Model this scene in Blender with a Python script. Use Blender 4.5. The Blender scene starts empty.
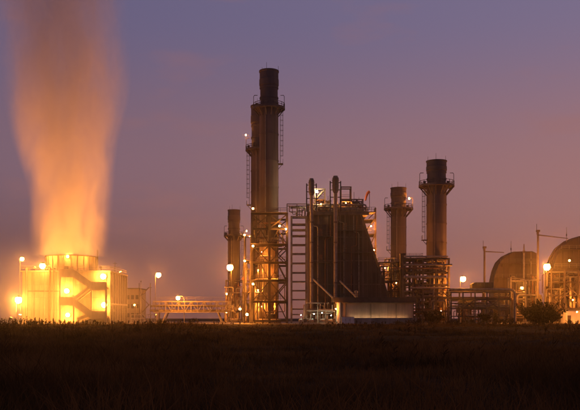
import bpy, math, random
import numpy as np
from mathutils import Vector, Matrix
PI = math.pi
random.seed(11)
scene = bpy.context.scene
col = scene.collection

# ------------------------------------------------------------------ camera
CAM_H = 1.7
FPX, HX, HY = 805.0, 290.0, 317.0          # focal length and horizon of a 580 px wide frame
cam_d = bpy.data.cameras.new('camera')
cam = bpy.data.objects.new('camera', cam_d); col.objects.link(cam)
cam.location = (0, 0, CAM_H); cam.rotation_euler = (PI / 2, 0, 0)
cam_d.sensor_width = 36; cam_d.lens = 36 * FPX / 580
cam_d.shift_y = (HY - 205) / 580
cam_d.clip_start = 0.1; cam_d.clip_end = 4000
scene.camera = cam

# ------------------------------------------------------------------ sky
world = bpy.data.worlds.new('World'); scene.world = world; world.use_nodes = True
wn, wl = world.node_tree.nodes, world.node_tree.links
wn.clear()
def N(nodes, t, **kw):
    n = nodes.new(t)
    for k, v in kw.items(): setattr(n, k, v)
    return n
out = N(wn, 'ShaderNodeOutputWorld'); bg = N(wn, 'ShaderNodeBackground')
tc = N(wn, 'ShaderNodeTexCoord'); sep = N(wn, 'ShaderNodeSeparateXYZ')
wl.new(tc.outputs['Generated'], sep.inputs[0])
def ramp(nodes, stops, interp='LINEAR'):
    r = N(nodes, 'ShaderNodeValToRGB'); cr = r.color_ramp; cr.interpolation = interp
    while len(cr.elements) < len(stops): cr.elements.new(0.5)
    for e, (p, c) in zip(cr.elements, stops): e.position = p; e.color = (*c, 1)
    return r
SKY_L = [(0.0, (.14, .062, .060)), (.05, (.155, .074, .075)), (.19, (.19, .122, .172)), (.36, (.122, .110, .212)), (.7, (.045, .045, .11)), (1, (.02, .022, .06))]
SKY_R = [(0.0, (.33, .125, .100)), (.05, (.355, .148, .125)), (.15, (.385, .180, .172)), (.36, (.215, .168, .275)), (.7, (.05, .048, .11)), (1, (.02, .022, .06))]
rl, rr = ramp(wn, SKY_L, 'EASE'), ramp(wn, SKY_R, 'EASE')
wl.new(sep.outputs['Z'], rl.inputs[0]); wl.new(sep.outputs['Z'], rr.inputs[0])
mr = N(wn, 'ShaderNodeMapRange'); mr.inputs['From Min'].default_value = -.45; mr.inputs['From Max'].default_value = .45
wl.new(sep.outputs['X'], mr.inputs['Value'])
mix = N(wn, 'ShaderNodeMix', data_type='RGBA')
wl.new(mr.outputs[0], mix.inputs[0]); wl.new(rl.outputs[0], mix.inputs[6]); wl.new(rr.outputs[0], mix.inputs[7])
# thin warm dusk cloud
mp = N(wn, 'ShaderNodeMapping'); mp.inputs['Scale'].default_value = (2.2, 2.2, 8)
cl = N(wn, 'ShaderNodeTexNoise'); cl.inputs['Scale'].default_value = 2.6; cl.inputs['Detail'].default_value = 4
wl.new(tc.outputs['Generated'], mp.inputs[0]); wl.new(mp.outputs[0], cl.inputs['Vector'])
cm = N(wn, 'ShaderNodeMapRange'); cm.inputs['From Min'].default_value = .56; cm.inputs['From Max'].default_value = .78; cm.inputs['To Max'].default_value = .38
wl.new(cl.outputs[0], cm.inputs['Value'])
mix2 = N(wn, 'ShaderNodeMix', data_type='RGBA'); mix2.inputs[7].default_value = (.37, .15, .125, 1)
wl.new(cm.outputs[0], mix2.inputs[0]); wl.new(mix.outputs[2], mix2.inputs[6])
# last blue light of the sky after sunset
SUN_EL, SUN_AZ = math.radians(-3.0), math.radians(55)
nish = N(wn, 'ShaderNodeTexSky', sky_type='NISHITA'); nish.sun_disc = False
nish.sun_elevation = SUN_EL; nish.sun_rotation = SUN_AZ
sc_ = N(wn, 'ShaderNodeMix', data_type='RGBA', blend_type='ADD'); sc_.inputs[0].default_value = .05
wl.new(mix2.outputs[2], sc_.inputs[6]); wl.new(nish.outputs[0], sc_.inputs[7])
wl.new(sc_.outputs[2], bg.inputs['Color']); bg.inputs['Strength'].default_value = .93
wl.new(bg.outputs[0], out.inputs['Surface'])

sun_d = bpy.data.lights.new('sun', 'SUN'); sun_d.energy = .02; sun_d.angle = math.radians(20); sun_d.color = (1, .72, .6)
sun = bpy.data.objects.new('sun', sun_d); col.objects.link(sun)
sun.rotation_euler = (math.radians(82), 0, math.radians(125)); sun.location = (0, 0, 150)

scene.view_settings.view_transform = 'Standard'; scene.view_settings.look = 'None'
scene.view_settings.exposure = 0; scene.view_settings.gamma = 1
cy = scene.cycles
cy.use_denoising = True; cy.max_bounces = 5; cy.diffuse_bounces = 3; cy.glossy_bounces = 2; cy.volume_bounces = 2
cy.transparent_max_bounces = 8; cy.sample_clamp_indirect = 4; cy.use_light_tree = True; cy.volume_step_rate = 1.0; cy.volume_max_steps = 256
cy.caustics_reflective = False; cy.caustics_refractive = False

# ------------------------------------------------------------------ helpers
def W(px, py, D):
    "a point of the place seen at px,py that stands D metres in front of the camera"
    return Vector(((px - HX) / FPX * D, D, CAM_H + (HY - py) / FPX * D))
def X(px, D): return (px - HX) / FPX * D
def Z(py, D): return CAM_H + (HY - py) / FPX * D

class MB:
    def __init__(s): s.v = []; s.f = []; s.s = []
    def add(s, vs, fs, smooth=False):
        o = len(s.v); s.v += [tuple(p) for p in vs]
        for f in fs: s.f.append([i + o for i in f]); s.s.append(smooth)
        return s
    def box(s, x0, x1, y0, y1, z0, z1):
        vs = [(x, y, z) for z in (z0, z1) for y in (y0, y1) for x in (x0, x1)]
        return s.add(vs, [(0, 2, 3, 1), (4, 5, 7, 6), (0, 1, 5, 4), (2, 6, 7, 3), (0, 4, 6, 2), (1, 3, 7, 5)])
    def bar(s, p, q, w, h=None):
        p, q = Vector(p), Vector(q); h = h or w
        d = (q - p).normalized(); up = Vector((0, 0, 1)) if abs(d.z) < .95 else Vector((0, 1, 0))
        a = d.cross(up).normalized() * w / 2; b = a.cross(d).normalized() * h / 2
        vs = [c + i * a + j * b for c in (p, q) for j in (-1, 1) for i in (-1, 1)]
        return s.add(vs, [(0, 1, 3, 2), (4, 6, 7, 5), (0, 4, 5, 1), (2, 3, 7, 6), (0, 2, 6, 4), (1, 5, 7, 3)])
    def ibeam(s, p, q, w, h):
        "H-section beam: two flanges and a web"
        p, q = Vector(p), Vector(q); d = (q - p).normalized()
        up = Vector((0, 0, 1)) if abs(d.z) < .95 else Vector((0, 1, 0))
        b = (up - d * up.dot(d)).normalized() * (h / 2 - .02)
        s.bar(p + b, q + b, w, .05); s.bar(p - b, q - b, w, .05); s.bar(p, q, .05, h - .1)
        return s
    def tube(s, p, q, r, r2=None, n=10, caps=True):
        return s.sweep([p, q], [r, r if r2 is None else r2], n, caps)
    def sweep(s, pts, r, n=8, caps=True):
        pts = [Vector(p) for p in pts]; m = len(pts)
        rs = r if isinstance(r, (list, tuple)) else [r] * m
        rings = []; a = None
        for i, p in enumerate(pts):
            d = (pts[min(i + 1, m - 1)] - pts[max(i - 1, 0)]).normalized()
            if a is None: a = d.orthogonal().normalized()
            a = (a - d * a.dot(d)); a = d.orthogonal().normalized() if a.length < 1e-4 else a.normalized()
            b = d.cross(a)
            k = 1.0
            if 0 < i < m - 1:
                c = (pts[i] - pts[i - 1]).normalized().dot(d); k = 1 / max(c, .6)
            rings.append([p + (a * math.cos(2 * PI * j / n) + b * math.sin(2 * PI * j / n)) * rs[i] * k for j in range(n)])
        vs = [v for R in rings for v in R]
        fs = [(i * n + j, i * n + (j + 1) % n, (i + 1) * n + (j + 1) % n, (i + 1) * n + j) for i in range(m - 1) for j in range(n)]
        s.add(vs, fs, True)
        if caps:
            s.add(rings[0], [tuple(range(n - 1, -1, -1))]); s.add(rings[-1], [tuple(range(n))])
        return s
    def lathe(s, cx, cy, prof, n=32, a0=0, a1=2 * PI, smooth=True, closed=False):
        full = abs(a1 - a0 - 2 * PI) < 1e-6; k = n if full else n + 1
        segs = list(zip(prof, prof[1:])) + ([(prof[-1], prof[0])] if closed else [])
        for (r0, z0), (r1, z1) in segs:                    # own vertices per band: crisp edges, smooth round
            vs = [(cx + r * math.cos(a0 + (a1 - a0) * j / n), cy + r * math.sin(a0 + (a1 - a0) * j / n), z) for r, z in ((r0, z0), (r1, z1)) for j in range(k)]
            s.add(vs, [(j, (j + 1) % k, k + (j + 1) % k, k + j) for j in range(n)], smooth)
        return s
    def prism(s, pts, y0, y1):
        "polygon in x,z (counter-clockwise seen from the front) pushed from y0 to y1"
        n = len(pts); vs = [(x, y, z) for y in (y0, y1) for x, z in pts]
        return s.add(vs, [tuple(range(n)), tuple(range(2 * n - 1, n - 1, -1))] + [(i, n + i, n + (i + 1) % n, (i + 1) % n) for i in range(n)])
    def rail(s, pts, h=1.1, step=1.6, w=.05, closed=False):
        pts = [Vector(p) for p in pts]
        if closed: pts = pts + [pts[0]]
        for p, q in zip(pts, pts[1:]):
            for k in (1.0, .55): s.bar(p + Vector((0, 0, h * k)), q + Vector((0, 0, h * k)), w)
            m = max(1, round((q - p).length / step))
            for i in range(m + 1):
                c = p.lerp(q, i / m); s.bar(c, c + Vector((0, 0, h)), w)
        return s

def rounded(pts, r=.5):
    pts = [Vector(p) for p in pts]; o = [pts[0]]
    for a, b, c in zip(pts, pts[1:], pts[2:]):
        u, v = (a - b), (c - b); k = min(r, u.length * .45, v.length * .45); u.normalize(); v.normalize()
        o += [b + u * k, b + (u + v) * k * .3, b + v * k]
    return o + [pts[-1]]

labels = {}
def tag(o, label, cat, group=None, kind=None):
    if label in labels: print('DUPLICATE LABEL', label)
    labels[label] = 1
    o['label'] = label
    if cat: o['category'] = cat
    if group: o['group'] = group
    if kind: o['kind'] = kind
    return o
GROUPS = dict(exhaust_stack='exhaust stacks of the power plant', bulkhead_lamp='small lamps fixed to the plant steelwork', street_lamp='lamp posts around the plant',
              fill_floodlight='fill floodlights added to brighten the steam plume', pump='pumps on skids before the boiler', tube_light='tube lights along the low hall', shrub='dark shrubs along the field edge',
              roof_gantry='steel stages on the boiler roof', vent_stack='vent pipes up the boiler face', round_casing='round-shouldered boiler casings at the right', boom_mast='masts with sloping booms',
              header_pipe='header pipes across the dark rack', hut='small sheds in the yard', slim_pole='slim poles around the plant', raking_strut='raking struts at the boiler foot', roof_post='whip posts on the boiler roof', pipe_rack='pipe racks right of the boiler')
def thing(name, label, cat, loc, group=None):
    group = group or GROUPS.get(name)
    o = bpy.data.objects.new(name, None); col.objects.link(o); o.location = loc; o.empty_display_size = .5
    return tag(o, label, cat, group)
def root_of(o):
    while o.parent: o = o.parent
    return o
def obj(name, mb, m, parent=None, loc=None):
    "one mesh; vertices are given in world space"
    me = bpy.data.meshes.new(name)
    o = bpy.data.objects.new(name, me); col.objects.link(o)
    if parent is not None:
        off = Vector(root_of(parent).location); o.parent = parent
    else:
        off = Vector(loc or (0, 0, 0)); o.location = off
    me.from_pydata([(x - off.x, y - off.y, z - off.z) for x, y, z in mb.v], [], mb.f)
    me.polygons.foreach_set('use_smooth', mb.s); me.update()
    me.materials.append(m)
    return o

# ------------------------------------------------------------------ materials
def mat(name, c1, c2=None, rough=.7, metal=0, scale=.6, stretch=(1, 1, 1), bump=.0, bscale=8, fine=.25, spec=.4):
    m = bpy.data.materials.new(name); m.use_nodes = True
    n, l = m.node_tree.nodes, m.node_tree.links
    b = n['Principled BSDF']; b.inputs['Roughness'].default_value = rough; b.inputs['Metallic'].default_value = metal; b.inputs['Specular IOR Level'].default_value = spec
    c2 = c2 or tuple(x * .55 for x in c1)
    g = N(n, 'ShaderNodeNewGeometry'); mp = N(n, 'ShaderNodeMapping'); mp.inputs['Scale'].default_value = stretch
    l.new(g.outputs['Position'], mp.inputs[0])
    a = N(n, 'ShaderNodeTexNoise'); a.inputs['Scale'].default_value = scale; a.inputs['Detail'].default_value = 6; a.inputs['Roughness'].default_value = .65
    l.new(mp.outputs[0], a.inputs['Vector'])
    r = N(n, 'ShaderNodeMapRange'); r.inputs['From Min'].default_value = .35; r.inputs['From Max'].default_value = .68
    l.new(a.outputs[0], r.inputs['Value'])
    oi = N(n, 'ShaderNodeObjectInfo')
    mx = N(n, 'ShaderNodeMix', data_type='RGBA'); mx.inputs[6].default_value = (*c1, 1); mx.inputs[7].default_value = (*c2, 1)
    l.new(r.outputs[0], mx.inputs[0])
    hv = N(n, 'ShaderNodeHueSaturation'); mv = N(n, 'ShaderNodeMapRange'); mv.inputs['To Min'].default_value = 1 - fine; mv.inputs['To Max'].default_value = 1 + fine
    l.new(oi.outputs['Random'], mv.inputs['Value']); l.new(mv.outputs[0], hv.inputs['Value']); l.new(mx.outputs[2], hv.inputs['Color'])
    l.new(hv.outputs[0], b.inputs['Base Color'])
    if bump:
        bn = N(n, 'ShaderNodeTexNoise'); bn.inputs['Scale'].default_value = bscale; bn.inputs['Detail'].default_value = 4
        l.new(mp.outputs[0], bn.inputs['Vector'])
        bp = N(n, 'ShaderNodeBump'); bp.inputs['Strength'].default_value = bump; bp.inputs['Distance'].default_value = .05
        l.new(bn.outputs[0], bp.inputs['Height']); l.new(bp.outputs[0], b.inputs['Normal'])
    return m
STK = (.5, .5, .06)
M = dict(
    stack=mat('weathered stack steel', (.13, .092, .074), (.060, .040, .032), .7, 0, 1.0, (.8, .8, .05), .25, fine=.2),
    stackdark=mat('sooty stack top', (.088, .064, .055), (.050, .036, .031), .75, 0, 1.3, STK, .2),
    steel=mat('painted structural steel', (.095, .070, .056), (.050, .035, .027), .7, 0, .8),
    galv=mat('galvanised steel', (.28, .25, .22), (.18, .145, .115), .55, .2, 1.2),
    towersteel=mat('dark tower steel', (.055, .040, .032), (.032, .023, .018), .75, 0, .8),
    casing=mat('boiler casing sheet', (.092, .064, .050), (.050, .035, .028), .8, 0, .9, STK, .15, fine=.12),
    rust=mat('rusted steel', (.20, .095, .05), (.11, .055, .035), .85, 0, 1.5),
    pipe=mat('aluminium pipe lagging', (.25, .205, .17), (.14, .11, .085), .55, .1, 1.4),
    concrete=mat('weathered concrete', (.27, .235, .195), (.17, .145, .12), .9, 0, .5, (1, 1, .3), .3),
    clad=mat('pale sheet cladding', (.34, .28, .21), (.17, .13, .09), .7, 0, .7, (1, 1, .12), .1, fine=.14),
    white=mat('white sheet cladding', (.62, .60, .56), (.46, .42, .38), .55, 0, .6, (1, 1, .2), .08, fine=.1),
    dome=mat('ribbed boiler sheet', (.088, .064, .050), (.046, .033, .026), .65, .05, .6, STK, .15),
    hallwall=mat('stained hall sheet', (.29, .20, .165), (.17, .115, .09), .75, 0, .8, (1, 1, .15), .15, fine=.12),
    dark=mat('dark bitumen roof', (.05, .045, .04), (.035, .03, .028), .85),
    glassoff=mat('dull dark glass', (.03, .03, .035), None, .2),
    orange=mat('orange windsock cloth', (.75, .20, .04), (.6, .14, .03), .8),
    bark=mat('bark', (.07, .05, .035), (.045, .03, .02), .9),
    yard=mat('oily concrete yard', (.20, .175, .15), (.12, .10, .085), .8, 0, .25, (1, 1, 1), .2),
    lamp_body=mat('grey lamp housing', (.22, .2, .18), None, .5, .3),
)
def emit(name, c, s):
    m = bpy.data.materials.new(name); m.use_nodes = True
    n, l = m.node_tree.nodes, m.node_tree.links; n.clear()
    o = N(n, 'ShaderNodeOutputMaterial'); e = N(n, 'ShaderNodeEmission'); e.inputs[0].default_value = (*c, 1); e.inputs[1].default_value = s
    l.new(e.outputs[0], o.inputs[0]); return m
SODIUM, AMBER, COOL = (1, .29, .03), (1, .345, .045), (.82, 1, .72)
LAMPS = 2.9                                 # common output of the plant's sodium lamps
_em = {}
def em(c, s):
    k = (c, round(s))
    if k not in _em: _em[k] = emit('lit lamp glass %d' % len(_em), c, s * (LAMPS if c[2] < c[0] * .5 else 2))
    return _em[k]

# ------------------------------------------------------------------ ground and yard
def gh(x, y):
    "gentle unevenness of the field, levelling out at the plant"
    k = np.clip((172 - y) / 40, 0, 1)
    return k * (.19 * np.sin(x * .11 + 1.3) * np.sin(y * .09) + .10 * np.sin(x * .31 + y * .17) + .07 * np.sin(y * .43 - x * .2))
def build_ground():
    xs = np.concatenate([[-900, -500, -260], np.linspace(-180, 180, 121), [260, 500, 900]])
    ys = np.concatenate([[-40, -10], np.linspace(0, 180, 91), [260, 420, 650, 900]])
    gx, gy = np.meshgrid(xs, ys); v = np.stack([gx, gy, gh(gx, gy)], -1).reshape(-1, 3)
    nx = len(xs); mb = MB()
    mb.v = [tuple(p) for p in v.tolist()]
    for j in range(len(ys) - 1):
        for i in range(nx - 1):
            a = j * nx + i; mb.f.append([a, a + 1, a + 1 + nx, a + nx]); mb.s.append(True)
    m = mat('dry field soil', (.032, .021, .012), (.018, .013, .007), .95, 0, .25, (1, 1, 1), .6, 3, spec=.02)
    g = obj('ground', mb, m); tag(g, 'dark uneven field soil running up to the plant', None, kind='structure')
    y = obj('plant_yard', MB().box(-150, 130, 186, 300, -.3, .06), M['yard']); tag(y, 'lit concrete yard the whole plant stands on', None, kind='structure')
build_ground()

# ------------------------------------------------------------------ lamps
ICO = None
def globe(mb, c, r, n=8, k=4):
    prof = [(max(.02 * r, r * math.sin(PI * i / k)), c[2] - r * math.cos(PI * i / k)) for i in range(k + 1)]
    return mb.lathe(c[0], c[1], prof, n)
def bulkhead(label, p, r=.28, strength=250, color=SODIUM, back=(0, 1, 0), group=None, reach=.5):
    "small lamp on a bracket: back points to what carries it"
    p = Vector(p); b = Vector(back).normalized()
    t = thing('bulkhead_lamp', label, 'lamp', p + b * (r + reach), group)
    obj('bracket', MB().bar(p + b * (r + reach), p + b * r * .6, .09), M['steel'], t)
    up = p + b * r * .55
    obj('housing', MB().sweep([up, up + b * r * .6], [r * 1.15, r * .6], 8), M['lamp_body'], t)
    obj('glass', globe(MB(), p, r, 8, 4), em(color, strength), t)
    return t
def street_lamp(label, p, r=.4, strength=400, color=SODIUM, arm=1.2, base=.06, group=None, mast=.1):
    "p is the lamp's own place; the pole stands beside it on the ground"
    p = Vector(p); bx = p.x + arm
    t = thing('street_lamp', label, 'lamp post', (bx, p.y, base), group)
    pole = obj('pole', MB().sweep([(bx, p.y, base), (bx, p.y, p.z - .3)], [mast, mast * .65], 8), M['galv'], t)
    obj('base_plate', MB().box(bx - .3, bx + .3, p.y - .3, p.y + .3, base, base + .25), M['concrete'], pole)
    obj('arm', MB().sweep([(bx, p.y, p.z - .4), (bx - arm * .25, p.y, p.z + r * .9), (p.x, p.y, p.z + r * 1.15)], mast * .55, 6), M['galv'], t)
    obj('lamp_head', MB().lathe(p.x, p.y, [(.05, p.z + r * 1.35), (r * .55, p.z + r * 1.15), (r * .8, p.z + r * .82), (r * .6, p.z + r * .78)], 10), M['lamp_body'], t)
    obj('glass', globe(MB(), p, r, 10, 6), em(color, strength), t)
    return t
def flood(label, p, aim, energy, blend=1.0, size=70, color=SODIUM, base=None, r=.35):
    "floodlight: yoke, housing, lit front glass; the beam leaves the glass"
    p, aim = Vector(p), Vector(aim); d = (aim - p).normalized(); base = Vector(base) if base else p - Vector((0, 0, 1.0))
    t = thing('fill_floodlight', label, 'fill_floodlight', base)
    obj('stand', MB().bar(base, p - d * r, .12), M['steel'], t)
    obj('housing', MB().sweep([p - d * r * 1.6, p - d * r * .5, p], [r * .55, r, r * 1.05], 12), M['lamp_body'], t)
    g = obj('glass', MB().sweep([p + d * .01, p + d * .03], [r * .95, r * .9], 12), em(color, 60), t)
    ld = bpy.data.lights.new('fill beam', 'SPOT'); ld.energy = energy; ld.color = color; ld.spot_size = math.radians(size); ld.spot_blend = blend; ld.shadow_soft_size = r
    lo = bpy.data.objects.new('fill_beam', ld); col.objects.link(lo); lo.parent = t
    lo.location = p + d * .1 - base; lo.rotation_euler = d.to_track_quat('-Z', 'Y').to_euler()
    return t

# ------------------------------------------------------------------ cooling tower
def cooling_tower():
    D = 200.; s = D / FPX
    x0, x1, y0, y1 = X(22, D), X(108, D), 200., 221.
    zt = Z(272, D)
    t = thing('cooling_tower', 'brightly lit pale cooling tower under the steam plume', 'cooling tower', ((x0 + x1) / 2, (y0 + y1) / 2, .06))
    core = obj('wall', MB().box(x0, x1, y0, y1, .06, zt), M['concrete'], t)
    # front cladding panels
    nc, nr = 10, 4; cw = (x1 - x0 - .5) / nc; rh = (zt - .3) / nr
    for i in range(nc):
        for j in range(nr):
            xa = x0 + .25 + i * cw
            obj('cladding_panel', MB().box(xa + .05, xa + cw - .05, y0 - .10 - .02 * random.random(), y0 + .05, .3 + j * rh, .3 + (j + 1) * rh - .08), M['clad'], core)
    # side: columns, upper sheets and lower louvres
    ns = 7; cd = (y1 - y0) / ns
    for i in range(ns + 1):
        yy = y0 + .2 + i * (y1 - y0 - .4) / ns
        obj('column', MB().box(x1 - .05, x1 + .55, yy - .28, yy + .28, .06, zt - .02), M['concrete'], t)
    for i in range(ns):
        ya, yb = y0 + .2 + i * (y1 - y0 - .4) / ns + .30, y0 + .2 + (i + 1) * (y1 - y0 - .4) / ns - .30
        obj('side_sheet', MB().box(x1 - .05, x1 + .12, ya, yb, 5.2, zt - .5), M['clad'], t)
        for k in range(6):
            z = .7 + k * .75
            obj('louvre', MB().bar((x1 + .15, ya, z), (x1 + .15, yb, z), .5, .08), M['dark'], t)
    obj('ring_beam', MB().box(x1 - .04, x1 + .62, y0, y1, 4.75, 5.15), M['concrete'], t)
    obj('coping', MB().box(x0 - .25, x1 + .7, y0 - .25, y1 + .2, zt, zt + .35), M['concrete'], t)
    zr = zt + .35
    obj('roof_railing', MB().rail([(x0, y0, zr), (x1 + .4, y0, zr), (x1 + .4, y1, zr), (x0, y1, zr)], 1.1, 1.8, .07, True), M['galv'], t)
    # fan stack
    cx, cyy, R = X(71, 210.), 210., 6.3; zf = Z(257.5, 210)
    prof = [(R + .35, zr), (R + .02, zr + 1.0), (R - .12, (zr + zf) / 2), (R + .1, zf)]
    fs = obj('fan_stack', MB().lathe(cx, cyy, [(R - .25, zr), (R - .32, (zr + zf) / 2), (R - .15, zf - .05)], 48), M['concrete'], t)
    n = 24
    for i in range(n):
        a0 = 2 * PI * i / n + .012; a1 = 2 * PI * (i + 1) / n - .012
        obj('shell_panel', MB().lathe(cx, cyy, prof + [(R - .1, zf), (R - .3, (zr + zf) / 2), (R - .1, zr)], 4, a0, a1, closed=True), M['clad'], fs)
        a = 2 * PI * i / n
        obj('shell_rib', MB().bar((cx + (R + .2) * math.cos(a), cyy + (R + .2) * math.sin(a), zr), (cx + (R + .1) * math.cos(a), cyy + (R + .1) * math.sin(a), zf), .14), M['steel'], fs)
    obj('rim', MB().lathe(cx, cyy, [(R - .18, zf), (R + .26, zf), (R + .26, zf + .22), (R - .18, zf + .22)], 48, closed=True), M['steel'], fs)
    obj('fan_hub', MB().lathe(cx, cyy, [(.05, zf - 1.2), (1.1, zf - 1.4), (1.1, zf - 2.0), (.05, zf - 2.1)], 20), M['steel'], t)
    for i in range(6):
        a = i * PI / 3 + .2; d = Vector((math.cos(a), math.sin(a), 0)); c = Vector((cx, cyy, zf - 1.7))
        obj('fan_blade', MB().bar(c + d * 1, c + d * (R - .5), .9, .12), M['galv'], t)
    # stair: landings, flights, solid balustrades
    yf, yb = y0 - 2.6, y0 - .15
    def lx(p): return X(p, 198.5)
    def lz(p): return Z(p, 198.5)
    xl0, xl1, xr0, xr1 = lx(60.5), lx(74), lx(93), lx(107.5)
    tops = [lz(269), lz(282), lz(297), lz(311)]
    st = obj('stair_frame', MB().box(xl0, xl0 + .35, yf, yf + .35, .06, tops[0] - 1.2).box(xr1 - .35, xr1, yf, yf + .35, .06, tops[1] - 1.2).box(xl1, xl1 + .3, yf + .05, yf + .35, .06, tops[2] - 1.3).box(xr0 - .3, xr0, yf + .05, yf + .35, .06, tops[1] - 1.3), M['concrete'], t)
    spans = [(xl0, xl1), (xr0, xr1), (xl0, xl1), (xr0, xr1)]
    for k, (zz, (a, b)) in enumerate(zip(tops, spans)):
        obj('landing', MB().box(a, b, yf + .02, yb, zz - 1.75, zz - 1.3), M['concrete'], st)
        obj('balustrade', MB().box(a - .02, b + .02, yf - .14, yf, zz - 2.1, zz), M['concrete'], st)
    ends = tops + [1.5]
    for k in range(4):
        za, zb = ends[k], ends[k + 1]
        left = k % 2 == 0
        xa, xb = (xl1, xr0) if left else (xr0, xl1)
        front = left
        if k == 3: xb = lx(77)
        ya_, yb_ = (yf, yf + 1.1) if front else (yf + 1.25, yb)
        fl = obj('stair_flight', MB().bar(((xa), (ya_ + yb_) / 2, za - 1.5), (xb, (ya_ + yb_) / 2, zb - 1.5), yb_ - ya_, .3), M['concrete'], st)
        dep = 2.0 if front else .9
        lo = -2.05 if front else -.95
        obj('flight_balustrade', MB().prism([(xa, za + lo), (xb, zb + lo), (xb, zb), (xa, za)] if xa < xb else [(xb, zb + lo), (xa, za + lo), (xa, za), (xb, zb)], ya_ - .14, ya_), M['concrete'], st)
        nst = 12
        for q in range(nst):
            u = (q + .5) / nst; xx = xa + (xb - xa) * u; zz = za + (zb - za) * u - 1.3
            obj('tread', MB().box(xx - .17, xx + .17, ya_ + .02, yb_ - .02, zz - .08, zz), M['concrete'], fl)
    # door at the top landing and a small door below
    d = obj('door', MB().box(lx(63), lx(67), y0 - .16, y0 - .1, tops[0] - 1.3, tops[0] + .8), M['steel'], t)
    obj('handle', MB().box(lx(66.2), lx(66.6), y0 - .22, y0 - .16, tops[0] - .3, tops[0] - .2), M['galv'], d)
    obj('drain_pipe', MB().sweep([(x0 + 3, y0 - .3, .1), (x0 + 3, y0 - .3, zt - .3)], .14, 8), M['galv'], t)
    for k, px in enumerate((27, 50, 54)):
        x = X(px, 200); obj('riser_pipe', MB().sweep(rounded([(x, y0 - .45, .1), (x, y0 - .45, zt + .9), (x, y0 + 1.2, zt + .9)], .5), (.28, .18, .12)[k], 8), M['rust' if k else 'galv'], t)
    obj('cable_tray', MB().box(x0 + 1, xl0 - .4, y0 - .5, y0 - .2, zt * .62, zt * .62 + .25), M['steel'], t)
    for k in (0, 2):
        obj('stair_rail', MB().rail([(xl0, yf - .05, tops[k]), (xl1, yf - .05, tops[k]), (xr0, yf - .05, tops[k + 1]), (xr1, yf - .05, tops[k + 1])], .5, 1.5, .07), M['galv'], st)
    obj('vent_post', MB().tube((X(97.5, 214), 214, zr), (X(97.5, 214), 214, Z(250, 214)), .18), M['steel'], t)
    bh = bulkhead
    B = (0, 1, 0)
    bh('lamp on the cooling tower wall above the upper right stair landing', (lx(102.5), y0 - .9, Z(276.5, 199.5)), .66, 190, AMBER, B, reach=.2)
    bh('lamp on the cooling tower wall above the lower left stair landing', (lx(66), y0 - .9, Z(291, 199.5)), .56, 240, AMBER, B, reach=.2)
    bh('lamp on the cooling tower wall above the lowest right stair landing', (lx(103.5), y0 - .9, Z(305, 199.5)), .66, 190, AMBER, B, reach=.2)
    bh('small lamp low on the cooling tower wall beside the stair foot', (lx(67), y0 - .9, Z(315, 199.5)), .46, 330, AMBER, B, reach=.2)
    bh('lamp on the rim of the cooling tower fan stack', (X(67.5, 203), 203.1, Z(256.5, 203)), .3, 300, AMBER, B, reach=.1)
    return t, (cx, cyy, R, zf)
tower, (FX, FY, FR, FZ) = cooling_tower()
street_lamp('tall lamp post at the left corner of the cooling tower roof line', W(22, 259, 199), .48, 95, AMBER, -.5)
street_lamp('bright lamp hung before the left wall of the cooling tower', W(42.5, 266, 198), .72, 70, AMBER, .5)
street_lamp('bright low lamp post left of the cooling tower stair', W(18.5, 300, 190), .8, 280, AMBER, -.5)

def radio_mast():
    p = W(115, 262, 217); b = Vector((p.x, 217, Z(272, 200) + .35))
    t = thing('aerial_mast', 'thin aerial mast with cross arms on cooling tower roof edge', 'mast', b)
    obj('pole', MB().tube(b, (p.x, p.y, p.z), .12, .08, 6), M['steel'], t)
    for z, w in ((-.4, 1.2), (-1.4, 2.6), (-2.2, 1.6)):
        obj('cross_arm', MB().bar((p.x - w / 2, p.y, p.z + z), (p.x + w / 2, p.y, p.z + z), .1), M['steel'], t)
radio_mast()

# fill floodlights added to brighten the plume: roof corners, roof edges and yard
def plume_floods():
    zr = Z(272, 200) + .35
    for lab, x, y, h, e, size in (
        ('floodlight added on the rear left roof corner of the cooling tower', X(22, 200) + 1.0, 219.5, zr, 28000, 85),
        ('floodlight added on the rear right roof corner of the cooling tower', X(108, 200) - 1.0, 219.5, zr, 28000, 85)):
        flood(lab, (x, y, h + .8), (FX, FY, FZ + 22), e, 1, size, SODIUM, base=(x, y, h))  # rear corner fills, added to light the plume from behind
    for lab, x in (('floodlight added on the front left roof edge of the cooling tower', X(33, 200)), ('floodlight added on the front right roof edge of the cooling tower', X(99, 200))):
        flood(lab, (x, 201.5, zr + .9), (FX, FY - 3, FZ + 5), 20000, 1, 95, AMBER, base=(x, 201.5, zr))  # front fills, added to brighten the plume base
    flood('floodlight added low in the yard to light the plume front', (X(11, 188), 188, 1.5), (FX, FY, 52), 90000, 1, 70, SODIUM, base=(X(11, 188), 188, .06))  # unseen front fill, added because the plume middle stays dark
    for lab, x in (('floodlight added on the yard behind the cooling tower, left side', FX - 22), ('floodlight added on the yard behind the cooling tower, right side', FX + 18)):
        flood(lab, (x, 236, 2.4), (FX - 3, FY, 62), 125000, 1, 80, SODIUM, base=(x, 236, .06))  # unseen rear fills, added to carry light up the plume
plume_floods()

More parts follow.
